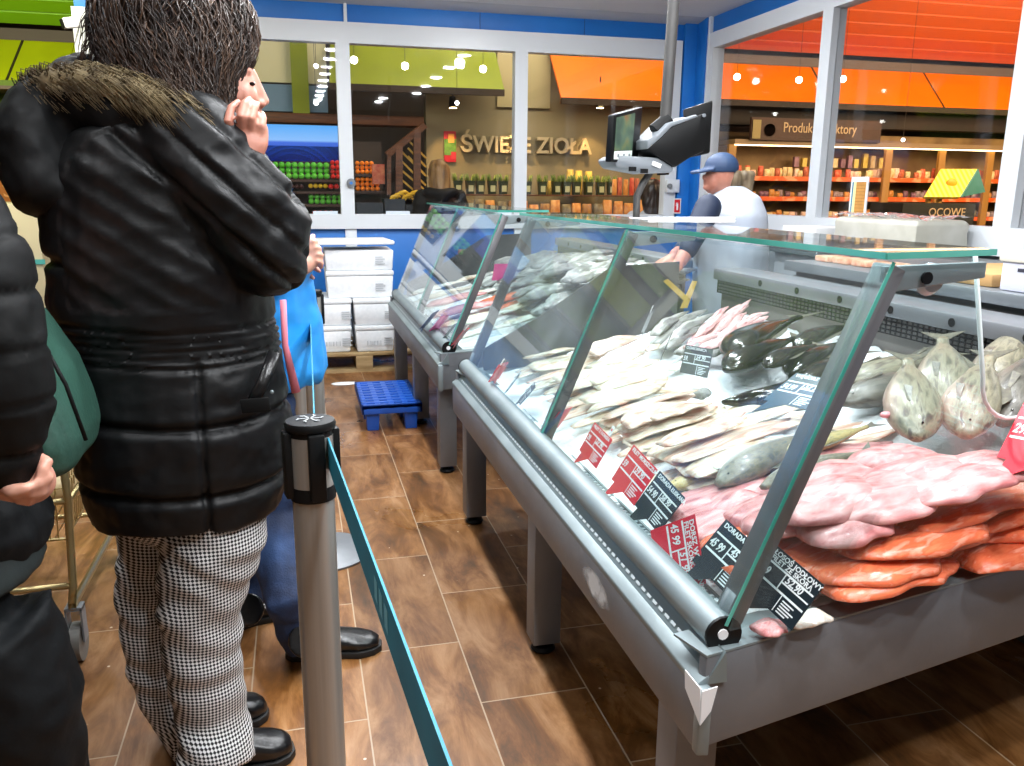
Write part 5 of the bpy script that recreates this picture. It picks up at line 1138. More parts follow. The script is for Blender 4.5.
for i in range(9):
    x=bx0+.14+.125*(i%4); y=by0+.24+.2*(i//4); b=MB(); b.tube([(x-.05,y-.04,.405+.03*(i%2)),(x+.05,y+.06,.42+.03*(i%2))],[.05,.05],10,flat=.8,round_ends=True); tag(b.build('grocery_bag',(bagm[6],bagm[2],bagm[8])[i%3],smooth=True),'pale bread like package inside the shopping cart','package','packages in the shopping cart')

# ================================================================ light
def area(name,loc,sx,sy,power,col=(1,1,1),rot=(0,0,0)):
    ld=bpy.data.lights.new(name,'AREA'); ld.shape='RECTANGLE'; ld.size=sx; ld.size_y=sy; ld.energy=power; ld.color=col
    o=bpy.data.objects.new(name,ld); COL.objects.link(o); o.location=loc; o.rotation_euler=rot; return o
lm=pm('tube_glow','#ffffff',.5,emit=5)
def fixture(x,y0,y1,power,label,w=.06):
    o=empty('ceiling_light',label,'ceiling light',(x,(y0+y1)/2,ZC-.06))
    b=MB(); b.box((x-.05,y0,ZC-.05),(x+.05,y1,ZC)); b.build('housing',white_pl,o,bevel=.006)
    b=MB(); b.box((x-w/2,y0+.02,ZC-.056),(x+w/2,y1-.02,ZC-.051)); b.build('diffuser',lm,o)
    l_=area('tube_light',(x,(y0+y1)/2,ZC-.065),w,y1-y0-.04,power,(.93,.97,1.0)); l_.parent=o; l_.matrix_parent_inverse=WINV(o)
def spots(x,ys,power,label,group):
    for y in ys:
        o=empty('downlight',label,'ceiling light',(x,y,ZC-.05),group)
        b=MB(); b.lathe([(.075,ZC-.04),(.085,ZC-.035),(.085,ZC-.001)],20,(x,y,0)); b.build('ring',white_pl,o,smooth='auto')
        b=MB(); b.lathe([(.07,ZC-.046),(.07,ZC-.041)],20,(x,y,0)); b.build('lens',lm,o)
        ld=bpy.data.lights.new('downlight','AREA'); ld.shape='DISK'; ld.size=.13; ld.energy=power; ld.color=(.94,.97,1.0)
        q=bpy.data.objects.new('downlight_lamp',ld); COL.objects.link(q); q.location=(x,y,ZC-.055); q.parent=o; q.matrix_parent_inverse=WINV(o)
spots(.42,[-.1+.62*k for k in range(9)],12.5,'round downlight in the ceiling row over the front of the cases','downlights over the cases')
spots(1.75,[1.3+.9*k for k in range(5)],14,'round downlight in the ceiling row over the seller','downlights over the seller')
spots(-.95,[.2+1.1*k for k in range(4)],6,'round downlight in the ceiling row over the queue','downlights over the queue')
spots(1.35,[-.1,.5],15,'added fill downlight in the ceiling before the near end of the case','fill downlights before the near case end')  # added pair, fill for the end face and fish at the near end
for x,y,pw in ((1.7,4.9,38),(-.75,4.8,30)):  # added unseen globes whose point lights brighten the blue band and ceiling
    o=empty('fill_globe','added unseen fill globe under the ceiling '+('over the gap behind the cases' if x>0 else 'near the back wall above the queue'),'lamp',(x,y,2.56)); b=MB(); b.sph((x,y,2.56),.06,14,10); b.build('globe',glassmat('opal_globe','#ffffff',haze=.2),o,smooth=True); b=MB(); b.cyl((x,y,2.62),(x,y,ZC),.01,8); b.build('stem',white_pl,o)
    ld=bpy.data.lights.new('fill_bulb','POINT'); ld.energy=pw; ld.shadow_soft_size=.05; q=bpy.data.objects.new('fill_bulb',ld); COL.objects.link(q); q.location=(x,y,2.56); q.parent=o; q.matrix_parent_inverse=WINV(o)
# hall lights: warm lamps high in the shop
area('hall_light',(8.2,6.3,2.9),5,1.2,150,(1,.72,.42),(R(60),0,0))
area('hall_light',(2.6,8.3,4.1),3,.5,70,(1,.85,.6),(R(25),0,0))
area('hall_light',(-2.8,6.2,2.9),3,1,62,(1,.95,.7),(R(75),0,0))
area('hall_light',(8,6.5,2.3),4,1.0,35,(1,.8,.55),(R(120),0,0))
w=bpy.data.worlds.new('world'); SC.world=w; w.use_nodes=True; w.node_tree.nodes['Background'].inputs[0].default_value=(.8,.85,1,1); w.node_tree.nodes['Background'].inputs[1].default_value=.15
vs=SC.view_settings; vs.view_transform='Standard'; vs.look='None'; vs.gamma=1; vs.use_curve_mapping=False; vs.exposure=.6
# ================================================================ people
skin=pm('skin','#bd8470',.5,c2='#a86c5a',scale=12,sss=.12,bump=.08,bscale=120)
skin_l=pm('skin_light','#d8a48e',.45,c2='#c98d7a',scale=12,sss=.12)
nylon=pm('black_nylon','#08090a',.48,c2='#0e0f11',scale=5,bump=.3,bscale=9,spec=.3)
nylon_dull=pm('black_padded_cloth','#090a0a',.65,c2='#0f1011',scale=6,bump=.3,bscale=14,spec=.2)
hairm=pm('dark_brown_hair','#1d1512',.42,c2='#3a2a20',scale=30,stretch=(1,1,.15))
hair_bl=pm('blonde_hair','#a07a48',.45,c2='#6b4b28',scale=25,stretch=(1,1,.2))
furm=pm('beige_fur','#8a7a58',.7,c2='#4a3c28',scale=25)
leather=pm('black_leather','#0d0d0e',.28,c2='#151516',scale=8,bump=.15,bscale=60)
jeans=pm('blue_denim','#101f3c',.8,c2='#233d66',scale=10,bump=.2,bscale=200,detail=8)
dkcloth=pm('black_trousers','#0b0d0f',.7,c2='#121517',scale=6,bump=.3,bscale=20,spec=.2)
# houndstooth-like woven check
def hound():
    m,n,l,b=nt('houndstooth_cloth'); tc=n.new('ShaderNodeTexCoord'); sp=n.new('ShaderNodeSeparateXYZ'); l.new(tc.outputs['Object'],sp.inputs[0])
    def sinf(o,f,ph=0):
        a=n.new('ShaderNodeMath'); a.operation='MULTIPLY_ADD'; a.inputs[1].default_value=f; a.inputs[2].default_value=ph; l.new(o,a.inputs[0]); s=n.new('ShaderNodeMath'); s.operation='SINE'; l.new(a.outputs[0],s.inputs[0]); return s.outputs[0]
    su=n.new('ShaderNodeMath'); su.operation='ADD'; l.new(sp.outputs['X'],su.inputs[0]); mu=n.new('ShaderNodeMath'); mu.operation='MULTIPLY'; mu.inputs[1].default_value=.45; l.new(sp.outputs['Y'],mu.inputs[0]); l.new(mu.outputs[0],su.inputs[1])
    F=2*math.pi/.0078; a=sinf(su.outputs[0],F); c=sinf(sp.outputs['Z'],F); ad=n.new('ShaderNodeMath'); ad.operation='ADD'; l.new(a,ad.inputs[0]); l.new(c,ad.inputs[1])
    r=ramp(n,[(.46,'#1a1b1f'),(.53,'#dedede')]); mr=n.new('ShaderNodeMapRange'); mr.inputs['From Min'].default_value=-2; mr.inputs['From Max'].default_value=2; l.new(ad.outputs[0],mr.inputs[0]); l.new(mr.outputs[0],r.inputs[0]); l.new(r.outputs[0],b.inputs['Base Color']); b.inputs['Roughness'].default_value=.8
    return m
houndm=hound()
def ell(c,rx,ry,n=20,ux=(1,0,0),uy=(0,1,0),p=1.0):
    c=Vector(c); ux=Vector(ux); uy=Vector(uy); o=[]
    for k in range(n):
        a=2*math.pi*k/n; cs,sn=math.cos(a),math.sin(a)
        o.append(c+ux*rx*math.copysign(abs(cs)**p,cs)+uy*ry*math.copysign(abs(sn)**p,sn))
    return o
def finger(b,pts,r): b.tube(pts,[r,r*1.02,r*.95,r*.8][:len(pts)],10,round_ends=True)
def strands(name,mat,parent,roots,n=4,r=.0022,ns=4):
    b=MB()
    for pts in roots: b.tube(pts,[r*(1-.7*i/(len(pts)-1)) for i in range(len(pts))],ns)
    return b.build(name,mat,parent,smooth=True)
# ---------------------------------------------------------------- main woman
YW=1.78
W=lambda x,y,d=0: aY(x,y,YW+d)
wm=empty('person','person in black puffer coat with fur hood and checked trousers, hand at mouth','person',(-.15,1.8,0))
# body (skin): head, neck, arm, hand, legs in one surface
hd=W(203,82,.0)
b=MB()
b.sph(hd+Vector((-.012,0,.035)),(.092,.076,.098),20,14)
b.sph(hd+Vector((.045,.0,-.03)),(.060,.060,.082),18,14)
b.tube([hd+Vector((-.02,0,-.03)),hd+Vector((-.05,0,-.2))],[.055,.065],14)
# face relief: brow, nose, lips, chin in profile toward +x
fx=W(256,85).x
b.tube([W(250,74),W(257,87),W(263,99)],[.013,.011,.0105],10,round_ends=True); b.sph(W(263,101),(.013,.013,.010),10,8)
b.sph(W(261,104,-.012),(.010,.010,.008),8,6); b.sph(W(258,114),(.012,.022,.007),10,6); b.sph(W(257,121),(.012,.020,.008),10,6); b.sph(W(250,134),(.022,.026,.018),10,8)
b.tube([W(247,71,-.03),W(249,70),W(247,71,.03)],[.008,.008,.008],8,round_ends=True)
b.sph(W(244,98,-.03),(.028,.025,.03),10,8); b.sph(W(200,92,-.078),(.018,.010,.03),10,8)
# torso core, arms, legs
b.rings([ell(W(150,160),.17,.09),ell(W(155,300),.15,.10),ell(W(170,420),.16,.11),ell(W(175,500),.15,.11)])
# right arm: shoulder - elbow - wrist - palm
sh=W(200,150,-.13); el=W(270,254,-.12); wr_=W(243,168,-.16)
b.tube([sh,sh.lerp(el,.5),el],[.055,.05,.045],14,round_ends=True); b.tube([el,el.lerp(wr_,.6),wr_],[.043,.034,.027],14,round_ends=True)
# hand: back of hand toward the camera, fingers up over the mouth
pc=W(243,148,-.155); 
b.tube([wr_,W(244,155,-.157),W(246,142,-.155),W(248,133,-.15)],[(.026,.020),(.034,.016),(.039,.014),(.038,.012)],14,up=(1,0,0),round_ends=True)
for (x0,y0,pts) in ((231,136,[(228,121,-.168),(231,108,-.155),(238,102,-.13)]),(242,133,[(241,116,-.172),(244,104,-.155),(249,99,-.13)]),(251,134,[(251,118,-.168),(254,108,-.15),(257,104,-.125)]),(260,138,[(261,126,-.158),(263,118,-.143),(262,114,-.12)])):
    b.tube([W(x0,y0,-.152)]+[W(*q) for q in pts],[.0082,.0084,.0076,.0064],10,round_ends=True)
b.tube([W(232,152,-.14),W(226,140,-.12),W(228,126,-.105)],[.013,.0115,.009],10,round_ends=True)
# legs
PA=[W(172,480,.07),W(166,540,.10),W(152,600,.12),W(158,660,.13),W(178,712,.12),aZ(200,738,.05)]; PB=[W(210,480,-.04),W(214,540,-.06),W(200,600,-.05),W(203,660,-.04),W(212,712,-.03),aZ(219,766,.05)]
legs=(PA,PB)
for L_ in legs: b.tube(list(L_),[.085,.075,.055,.048,.042,.038],14,round_ends=True)
body_obj(b,'body',skin,wm,voxel=.0036,smooth=2,fac=.5)
b=MB(); b.sph(W(252,84,-.036),(.006,.005,.004),8,6); b.build('eye',pm('eye_dark','#1a1412',.1),wm)
# trousers
def leg_rings(L,rad):
    b=MB(); b.tube(L,rad,24); return b
b=MB()
b.tube(PA,[(.105,.11),(.098,.10),(.078,.08),(.068,.072),(.064,.07),(.066,.072)],24,up=(0,1,0))
b.tube(PB,[(.115,.12),(.108,.105),(.090,.088),(.080,.080),(.075,.078),(.078,.082)],24,up=(0,1,0))
b.sph(W(190,490,.02),(.18,.15,.12),16,10)
def crease(c,n_):
    k=.004*noise.noise(Vector((c.x*8,c.y*8,c.z*26)))+.003*math.sin(c.z*70+c.x*30+4*noise.noise(c*6)); return c+n_*k
body_obj(b,'trousers',houndm,wm,voxel=.009,smooth=4,disp=crease)
# boots
def shoe(par,name,heel,toe,mat,w=.042,hh=.09,sole=True,ankle=None):
    heel=Vector(heel); toe=Vector(toe); d=(toe-heel); L=d.length; d.normalize(); u=Vector((0,0,1)); s=Vector((-d.y,d.x,0))
    b=MB(); rs=[]
    for t,wi,h in ((0,.55,.75),(.06,.85,.95),(.2,.95,1.0),(.38,.85,.86),(.55,.95,.66),(.75,1.08,.52),(.9,.85,.42),(.98,.5,.30)):
        H_=h*hh; c=heel+d*L*t+u*(H_*.5+.012); rs.append([c+s*w*wi*math.copysign(abs(math.cos(a))**.8,math.cos(a))+u*H_*.5*math.copysign(abs(math.sin(a))**.8,math.sin(a)) for a in [2*math.pi*k/18 for k in range(18)]])
    b.rings(rs)
    if ankle: b.tube([heel+d*L*.22+u*hh*.6,Vector(ankle)],[.045,.048],16)
    o=body_obj(b,name,mat,par,voxel=.006,smooth=3)
    b=MB(); out=[]
    for t,wi in ((-.02,.5),(.05,.9),(.2,1.0),(.4,.88),(.6,1.02),(.78,1.12),(.93,.85),(1.01,.35)): out.append((t,wi))
    P_=[heel+d*L*t+s*w*wi for t,wi in out]+[heel+d*L*t-s*w*wi for t,wi in out[::-1]]
    b.prism([Vector((q.x,q.y,.0)) for q in P_],(0,0,.02)); b.build('sole',pm('rubber_sole','#0a0a0a',.6) if 'rubber_sole' not in MATS else MATS['rubber_sole'],o,bevel=.004)
    return o
shoe(wm,'boot',aZ(205,775,0),aZ(294,752,0),leather,w=.046,hh=.10)
shoe(wm,'boot',aZ(200,737,0),aZ(267,712,0),leather,w=.044,hh=.10)
# coat
b=MB(); sl=[(112,118,205,.10),(135,72,228,.14),(165,50,244,.165),(200,42,262,.175),(240,44,268,.18),(275,48,272,.18),(310,52,276,.17),(340,56,282,.165),(380,64,288,.18),(420,72,292,.19),(455,78,292,.195),(485,84,288,.19),(505,92,284,.185)]
rs=[]
for y,x0,x1,ry in sl:
    a,c=W(x0,y),W(x1,y); rs.append(ell((a+c)/2,(c.x-a.x)/2,ry,30,p=.9))
b.rings(rs)
# right sleeve over the torso, near the camera
b.tube([W(185,130,-.10),W(215,165,-.13),W(246,215,-.15),W(268,252,-.14)],[(.085,.085),(.096,.090),(.084,.082),(.074,.074)],20,round_ends=True)
b.tube([W(268,256,-.13),W(276,222,-.15),W(265,192,-.165),W(252,170,-.165)],[(.078,.075),(.068,.062),(.055,.052),(.043,.042)],20,round_ends=True)
# collar around the neck
b.tube([W(135,100,-.06),W(190,118,-.09),W(232,148,-.06)],[.045,.045,.035],12,round_ends=True)
b.tube([W(130,98,.08),W(190,110,.1),W(236,146,.05)],[.045,.045,.03],12,round_ends=True)
zs_=[W(150,y).z for y in (262,405,470)]; zel=[W(150,y).z for y in (318,326,334,342,350)]
elx=W(210,400).x
def quilt(c,n_):
    d=0
    arm = c.y<YW-.13 and c.z>W(150,300).z
    wob=.012*math.sin(c.x*9)+.02*(c.x-W(150,300).x)*.6
    if not arm:
        for z in zs_: d-=.016*math.exp(-((c.z-z-wob)/.009)**2)
        for z in zel: d-=.009*math.exp(-((c.z-z-wob)/.0045)**2)
        if c.z<zel[-1]: d-=.009*math.exp(-((c.x-elx)/.006)**2)
    else:
        t=(c.x*.7+c.z*.75)
        for q in (.83,.90,.97): d-=.010*math.exp(-((t-q)/.008)**2)
        d-=.004*abs(math.sin(c.z*60+c.x*40))
    d+=.008*noise.noise(Vector((c.x*7,c.y*7,c.z*10)))+.0035*noise.noise(Vector((c.x*16,c.y*16,c.z*30)))+.0015*noise.noise(Vector((c.x*50,c.y*50,c.z*60)))
    return c+n_*d
coat=body_obj(b,'puffer_coat',nylon,wm,voxel=.0065,smooth=3,fac=.5,disp=quilt)
# pocket flap and zip
b=MB(); b.tube([W(275,352,-.155),W(262,385,-.175),W(250,408,-.185)],[(.012,.005)]*3,8,up=(1,0,0)); b.build('pocket_welt',leather,coat,smooth=True)
b=MB(); b.M=frame(W(256,405,-.19),(1,-.25,.1),(0,0,1)); b.box((-.028,-.014,0),(.028,.014,.006)); b.build('pocket_flap',nylon_dull,coat,bevel=.004)
b=MB(); b.sph(W(272,392,-.165),(.004,.003,.004),8,6); b.build('snap_button',alu,coat)
# hood: soft bag hanging on the back
b=MB(); 
b.tube([W(70,96,.05),W(48,120,.02),W(42,155,0),W(60,190,-.02),W(90,205,-.02)],[(.09,.055),(.12,.075),(.14,.082),(.13,.075),(.10,.05)],20,up=(0,1,0),round_ends=True)
b.tube([W(80,100,-.04),W(130,115,-.08),W(180,132,-.10),W(215,150,-.09)],[.062,.062,.05,.035],18,round_ends=True)
b.tube([W(70,108,.08),W(110,110,.12),W(160,115,.12)],[.055,.055,.045],14,round_ends=True)
b.tube([W(60,170,-.02),W(110,178,-.06),W(150,165,-.10)],[.07,.06,.04],14,round_ends=True)
hood=body_obj(b,'hood',nylon_dull,wm,voxel=.009,smooth=5,disp=lambda c,n_: c+n_*(.009*noise.noise(c*12)+.006*noise.noise(c*30)))
# fur trim
b=MB(); path=[W(24,92,-.02),W(50,84,-.07),W(85,82,-.10),(W(120,88,-.12)),W(150,98,-.14),W(178,112,-.15),W(198,122,-.14)]
b.tube(path,[.018,.024,.026,.026,.026,.022,.014],10,round_ends=True); fur=body_obj(b,'fur_trim',furm,wm,voxel=.007,smooth=2)
ss=[]
for k in range(2600):
    t=rnd.random()*(len(path)-1.001); i=int(t); p=path[i].lerp(path[i+1],t-i); a=rnd.uniform(0,2*math.pi); tg_=(path[i+1]-path[i]).normalized()
    u=tg_.orthogonal().normalized(); v=tg_.cross(u); d=(u*math.cos(a)+v*math.sin(a)); r0=.018
    L=rnd.uniform(.015,.04); p0=p+d*r0; q=p0+d*L*.5+tg_*L*.45; e=q+d*L*.15+tg_*L*.6+Vector((0,0,-.35*L)); ss.append([p0,q,e])
strands('fur_hair',furm,fur,ss,r=.0013,ns=3)
# hair
b=MB()
b.rings([ell(W(168,y,.01),0,0,2)] if False else [ell((W(x0,y)+W(x1,y))/2+Vector((0,dy,0)),(W(x1,y).x-W(x0,y).x)/2,ry,26) for y,x0,x1,ry,dy in ((-34,150,190,.05,.01),(-28,122,222,.09,.01),(-15,102,240,.12,.01),(5,92,252,.135,.01),(30,90,256,.14,.01),(55,98,252,.135,.0),(80,112,240,.12,-.01),(105,132,236,.11,-.02),(130,165,232,.09,-.03),(150,196,226,.05,-.05),(162,208,222,.02,-.06))])
def hw(c,n_): return c+n_*(.010*noise.noise(Vector((c.x*14,c.y*14,c.z*6)))+.006*noise.noise(Vector((c.x*45,c.y*45,c.z*12))))
hair=body_obj(b,'hair',hairm,wm,voxel=.008,smooth=3,disp=hw)
ss=[]
for k in range(2600):
    a=rnd.uniform(-math.pi,math.pi); e=rnd.uniform(.05,1.0)
    x0=lambda y: None
    # follow the mass down: start high, fall along ellipse radius with wave
    pts=[]; ph=rnd.uniform(0,6); zt0=W(170,-30).z; zl=rnd.uniform(W(170,60).z,W(170,150).z) 
    zstart=zt0-rnd.random()*.30; zl=min(zl,zstart-.07)
    for i in range(8):
        t=i/7; z=zstart+(zl-zstart)*t
        # silhouette at that height
        prof=((-34,150,190,.05),(-28,122,222,.09),(-15,102,240,.12),(5,92,252,.135),(30,90,256,.14),(55,98,252,.135),(80,112,240,.12),(105,132,236,.11),(130,165,232,.09),(150,196,226,.05),(170,205,224,.03))
        yy=[W(170,q[0]).z for q in prof]; j=0
        while j<len(prof)-2 and yy[j+1]>z: j+=1
        f=min(1,max(0,(yy[j]-z)/(yy[j]-yy[j+1]))); y_=prof[j][0]*(1-f)+prof[j+1][0]*f; X0=prof[j][1]*(1-f)+prof[j+1][1]*f; X1=prof[j][2]*(1-f)+prof[j+1][2]*f; ry=prof[j][3]*(1-f)+prof[j+1][3]*f
        A_,B2=W(X0,y_),W(X1,y_); dyy=(.01 if y_<40 else .01-(y_-40)*.0006); rx=(B2.x-A_.x)/2; g_=1.0+.05*math.sin(t*7+ph)+.05*t*rnd.random()
        aa=a+.16*math.sin(t*6+ph); pts.append(Vector(((A_.x+B2.x)/2+rx*g_*math.cos(aa),YW+dyy+.004*math.sin(aa)+ry*g_*math.sin(aa),z)))
    ss.append(pts)
strands('hair_strands',hairm,hair,ss[:2000],r=.0019,ns=3); strands('brown_strands',pm('brown_hair','#4a3526',.4),hair,ss[2000:],r=.0017,ns=3)
# flyaway strands at the left
ss=[]
for k in range(60):
    x=rnd.uniform(78,100); y=rnd.uniform(-5,35); ss.append([W(x+14,y,-.05),W(x+2,y+18,-.06),W(x-2+rnd.uniform(-6,6),y+38+rnd.uniform(0,20),-.06)])
strands('loose_hair',hairm,hair,ss,r=.0011,ns=3)

# ---------------------------------------------------------------- man behind in blue jacket, jeans
YM=2.35
V=lambda x,y,d=0: aY(x,y,YM+d)
mn=empty('person','person in jeans and bright blue jacket with clasped hands behind the puffer coat','person',(-.05,2.35,0))
b=MB(); hc=Vector((-.30,2.42,1.50)); b.sph(hc,(.085,.072,.11),16,12); b.tube([hc-Vector((.02,0,.06)),Vector((-.24,2.42,1.30))],[.05,.06],12)
b.rings([ell((-.20,2.42,1.36),.10,.17),ell((-.17,2.42,1.15),.13,.17),ell((-.14,2.42,.9),.13,.15)])
for s,yy in ((-1,2.27),(1,2.55)):
    e_=Vector((-.12,yy,1.02)); w_=V(308,262,-.02 if s<0 else .04); b.tube([Vector((-.2,yy,1.33)),e_],[.05,.042],12,round_ends=True); b.tube([e_,w_],[.04,.026],12,round_ends=True)
b.tube([V(304,262),V(309,257)],[(.028,.02),(.034,.020)],12,round_ends=True)
for i,(x0,y0,x1,y1) in enumerate(((309,243,316,240),(311,249,320,247),(312,255,322,254),(312,261,322,262))):
    b.tube([V(x0-2,y0+4,-.03),V((x0+x1)/2+1,(y0+y1)/2-1,-.035),V(x1,y1+1,-.03),V(x1-1,y1+6,-.02)],[.0078,.0078,.0072,.006],8,round_ends=True)
for i,(x0,y0,x1,y1) in enumerate(((308,266,316,266),(309,262,319,268),(307,274,313,275),(309,246,318,252))):
    b.tube([V(x0-2,y0,.015),V((x0+x1)/2,(y0+y1)/2+1,.02),V(x1,y1+3,.01)],[.008,.008,.007],8,round_ends=True)
b.tube([V(308,248,-.03),V(311,240,-.02),V(313,236,-.01)],[.012,.011,.008],8,round_ends=True)
MA=[Vector((-.15,2.32,.92)),V(270,470,-.02),V(272,520,-.04),aZ(290,600,.22),aZ(304,642,.05)]; MB_=[Vector((-.15,2.5,.92)),V(262,480,.12),V(252,540,.14),aZ(246,600,.07)]
for L_ in (MA,MB_): b.tube(L_,[.08,.07,.06,.045,.038][:len(L_)],12,round_ends=True)
body_obj(b,'body',skin_l,mn,voxel=.0046,smooth=2,fac=.5)
b=MB(); b.sph(hc+Vector((-.02,0,.035)),(.092,.08,.095),14,10); body_obj(b,'hair',hairm,mn,voxel=.01)
b=MB(); b.tube(MA,[(.10,.10),(.095,.095),(.082,.08),(.068,.066),(.06,.062)],20,up=(0,1,0))
b.tube(MB_,[(.10,.10),(.09,.09),(.072,.07),(.06,.06)],20,up=(0,1,0)); b.sph((-.15,2.40,.86),(.13,.16,.1),14,8)
body_obj(b,'jeans',jeans,mn,voxel=.01,smooth=3,disp=lambda c,n_: c+n_*(.007*noise.noise(Vector((c.x*9,c.y*9,c.z*16)))+.004*noise.noise(c*34)))
bluej=pm('bright_blue_jacket','#1f8fdc',.5,c2='#1878c4',scale=4,bump=.2,bscale=12)
b=MB(); b.rings([ell((-.20,2.42,1.40),.09,.13),ell((-.18,2.42,1.34),.13,.20),ell((-.15,2.42,1.2),.155,.20),ell((-.12,2.42,1.05),.16,.20),ell((-.10,2.42,.93),.155,.19),ell((-.10,2.42,.80),.16,.20),ell((-.11,2.42,.76),.155,.195)])
for yy in (2.25,2.57): b.tube([Vector((-.19,yy,1.32)),Vector((-.10,yy,1.03)),V(300,266,0 if yy<2.4 else .05)],[.075,.062,.042],14,round_ends=True)
bj=body_obj(b,'jacket',bluej,mn,voxel=.01,smooth=4,disp=lambda c,n_: c+n_*(.012*noise.noise(Vector((c.x*8,c.y*8,c.z*8)))+.005*noise.noise(c*25)))
b=MB(); b.tube([V(283,300,-.17),V(285,345,-.17),V(296,392,-.165)],[.008,.008,.012],8); b.build('pink_lining',pm('pink_lining','#d87a8a',.6),bj,smooth=True)
shoe(mn,'shoe',aZ(288,655,0),aZ(381,648,0),leather,w=.047,hh=.085,ankle=aZ(306,640,.12))
shoe(mn,'shoe',aZ(228,628,0),aZ(282,612,0),leather,w=.045,hh=.085,ankle=aZ(248,610,.12))

# ---------------------------------------------------------------- person at the left edge with green rucksack
YL_=1.36
U=lambda x,y,d=0: aY(x,y,YL_+d)
lp_=empty('person','person cut off by the left edge in a black padded jacket with a green backpack','person',(-.55,1.36,0))
b=MB(); hc=Vector((-.62,1.40,1.55)); b.sph(hc,(.085,.075,.11),16,12); b.tube([hc-Vector((0,0,.06)),Vector((-.62,1.4,1.35))],[.05,.06],12)
b.rings([ell((-.62,1.40,1.40),.08,.16),ell((-.60,1.40,1.2),.12,.17),ell((-.58,1.40,.95),.13,.17)])
sh=U(-50,225,-.05); el=U(-2,370,-.12); wr_=U(8,480,-.10)
b.tube([sh,el],[.055,.045],12,round_ends=True); b.tube([el,wr_],[.042,.03],12,round_ends=True)
b.tube([U(4,466,-.10),U(16,478,-.10),U(28,480,-.10)],[(.030,.024),(.040,.022),(.038,.020)],14,up=(0,0,1),round_ends=True)
for (y0,pts) in ((466,[(40,458,-.10),(47,462,-.115),(42,470,-.125)]),(474,[(43,470,-.10),(48,478,-.12),(38,483,-.13)]),(483,[(40,484,-.105),(42,492,-.12),(30,494,-.128)]),(491,[(32,495,-.105),(30,501,-.115),(20,500,-.12)])):
    b.tube([U(24,y0,-.10)]+[U(*q) for q in pts],[.0105,.0105,.0098,.0085],10,round_ends=True)
b.tube([U(8,484,-.12),U(14,492,-.135),U(26,488,-.14)],[.014,.012,.009],10,round_ends=True)
for yy,x in ((1.30,-.50),(1.50,-.62)): b.tube([Vector((x-.06,yy,.85)),Vector((x-.03,yy,.5)),Vector((x,yy,.1))],[.085,.06,.045],12,round_ends=True)
body_obj(b,'body',skin_l,lp_,voxel=.0055,smooth=2,fac=.5)
b=MB(); b.sph(hc+Vector((-.02,0,.03)),(.095,.085,.10),14,10); body_obj(b,'hair',hairm,lp_,voxel=.01)
b=MB(); b.rings([ell((-.62,1.40,1.44),.08,.10),ell((-.63,1.40,1.37),.12,.17),ell((-.63,1.40,1.2),.14,.18),ell((-.62,1.40,1.0),.15,.2),ell((-.63,1.40,.88),.15,.2)])
b.tube([U(-52,215,-.05),U(-26,270,-.10),U(-4,350,-.12),U(6,400,-.12),U(6,462,-.10)],[(.075,.075),(.072,.07),(.066,.066),(.064,.06),(.046,.046)],18,round_ends=True)
def pad(c,n_): return c+n_*(-.006*math.exp(-((((c.z*1.0)%.075)-.037)/.006)**2)+.006*noise.noise(c*12)+.004*noise.noise(c*34))
jk=body_obj(b,'padded_jacket',nylon_dull,lp_,voxel=.008,smooth=3,disp=pad)
# long vest / jacket hem below
b=MB(); b.rings([ell((-.62,1.40,.95),.16,.20,24),ell((-.615,1.39,.82),.175,.21,24),ell((-.61,1.38,.72),.195,.22,24),ell((-.61,1.37,.705),.19,.215,24)]); body_obj(b,'jacket_hem',pm('dark_green_cloth','#151c1c',.6,c2='#1c2626',scale=5,bump=.3,bscale=15),lp_,voxel=.01,smooth=3,disp=lambda c,n_: c+n_*.008*noise.noise(c*9))
b=MB(); b.tube([Vector((-.57,1.32,.80)),Vector((-.56,1.32,.6)),U(6,640,-.03),U(22,700,-.03),U(32,790,0),Vector((-.51,1.36,.06))],[(.12,.12),(.115,.115),(.10,.10),(.092,.09),(.085,.085),(.085,.085)],20,up=(0,1,0))
b.tube([Vector((-.62,1.50,.80)),Vector((-.64,1.52,.4)),Vector((-.66,1.54,.06))],[.11,.09,.08],20); b.sph((-.56,1.40,.78),(.16,.18,.1),14,8)
body_obj(b,'trousers',dkcloth,lp_,voxel=.01,smooth=3,disp=lambda c,n_: c+n_*(.010*noise.noise(Vector((c.x*8,c.y*8,c.z*12)))+.005*noise.noise(c*30)))
for yy,x in ((1.36,-.51),(1.54,-.66)): shoe(lp_,'shoe',(x-.07,yy,0),(x+.20,yy,0),leather,w=.046,hh=.09)
# green rucksack
grn=pm('green_canvas','#2f5a4c',.6,c2='#264a3f',scale=5,bump=.15,bscale=120)
bk=empty('backpack','dark green backpack hanging between the left person and the woman in the coat','backpack',U(55,380,.12))
b=MB(); rs=[]
for y,x0,x1,ry in ((308,22,40,.05),(330,18,52,.09),(365,18,72,.12),(400,22,84,.135),(430,28,92,.14),(452,32,90,.13),(462,40,78,.09)):
    a,c=U(x0,y,.16),U(x1,y,.16); rs.append(ell((a+c)/2,(c.x-a.x)/2,ry,24,p=.7))
b.rings(rs); body_obj(b,'bag_body',grn,bk,voxel=.008,smooth=4,disp=lambda c,n_: c+n_*.006*noise.noise(c*10))
b=MB(); b.tube([U(20,300,.05),U(33,330,.03),U(38,352,.04),U(30,378,.05)],[(.012,.003)]*4,8); b.build('strap',pm('grey_strap','#4c5250',.6),bk,smooth=True)
b=MB(); b.tube([U(44,345,.03),U(66,385,.02),U(86,440,.03)],[.0035]*3,6); b.build('zip_piping',nylon_dull,bk,smooth=True)

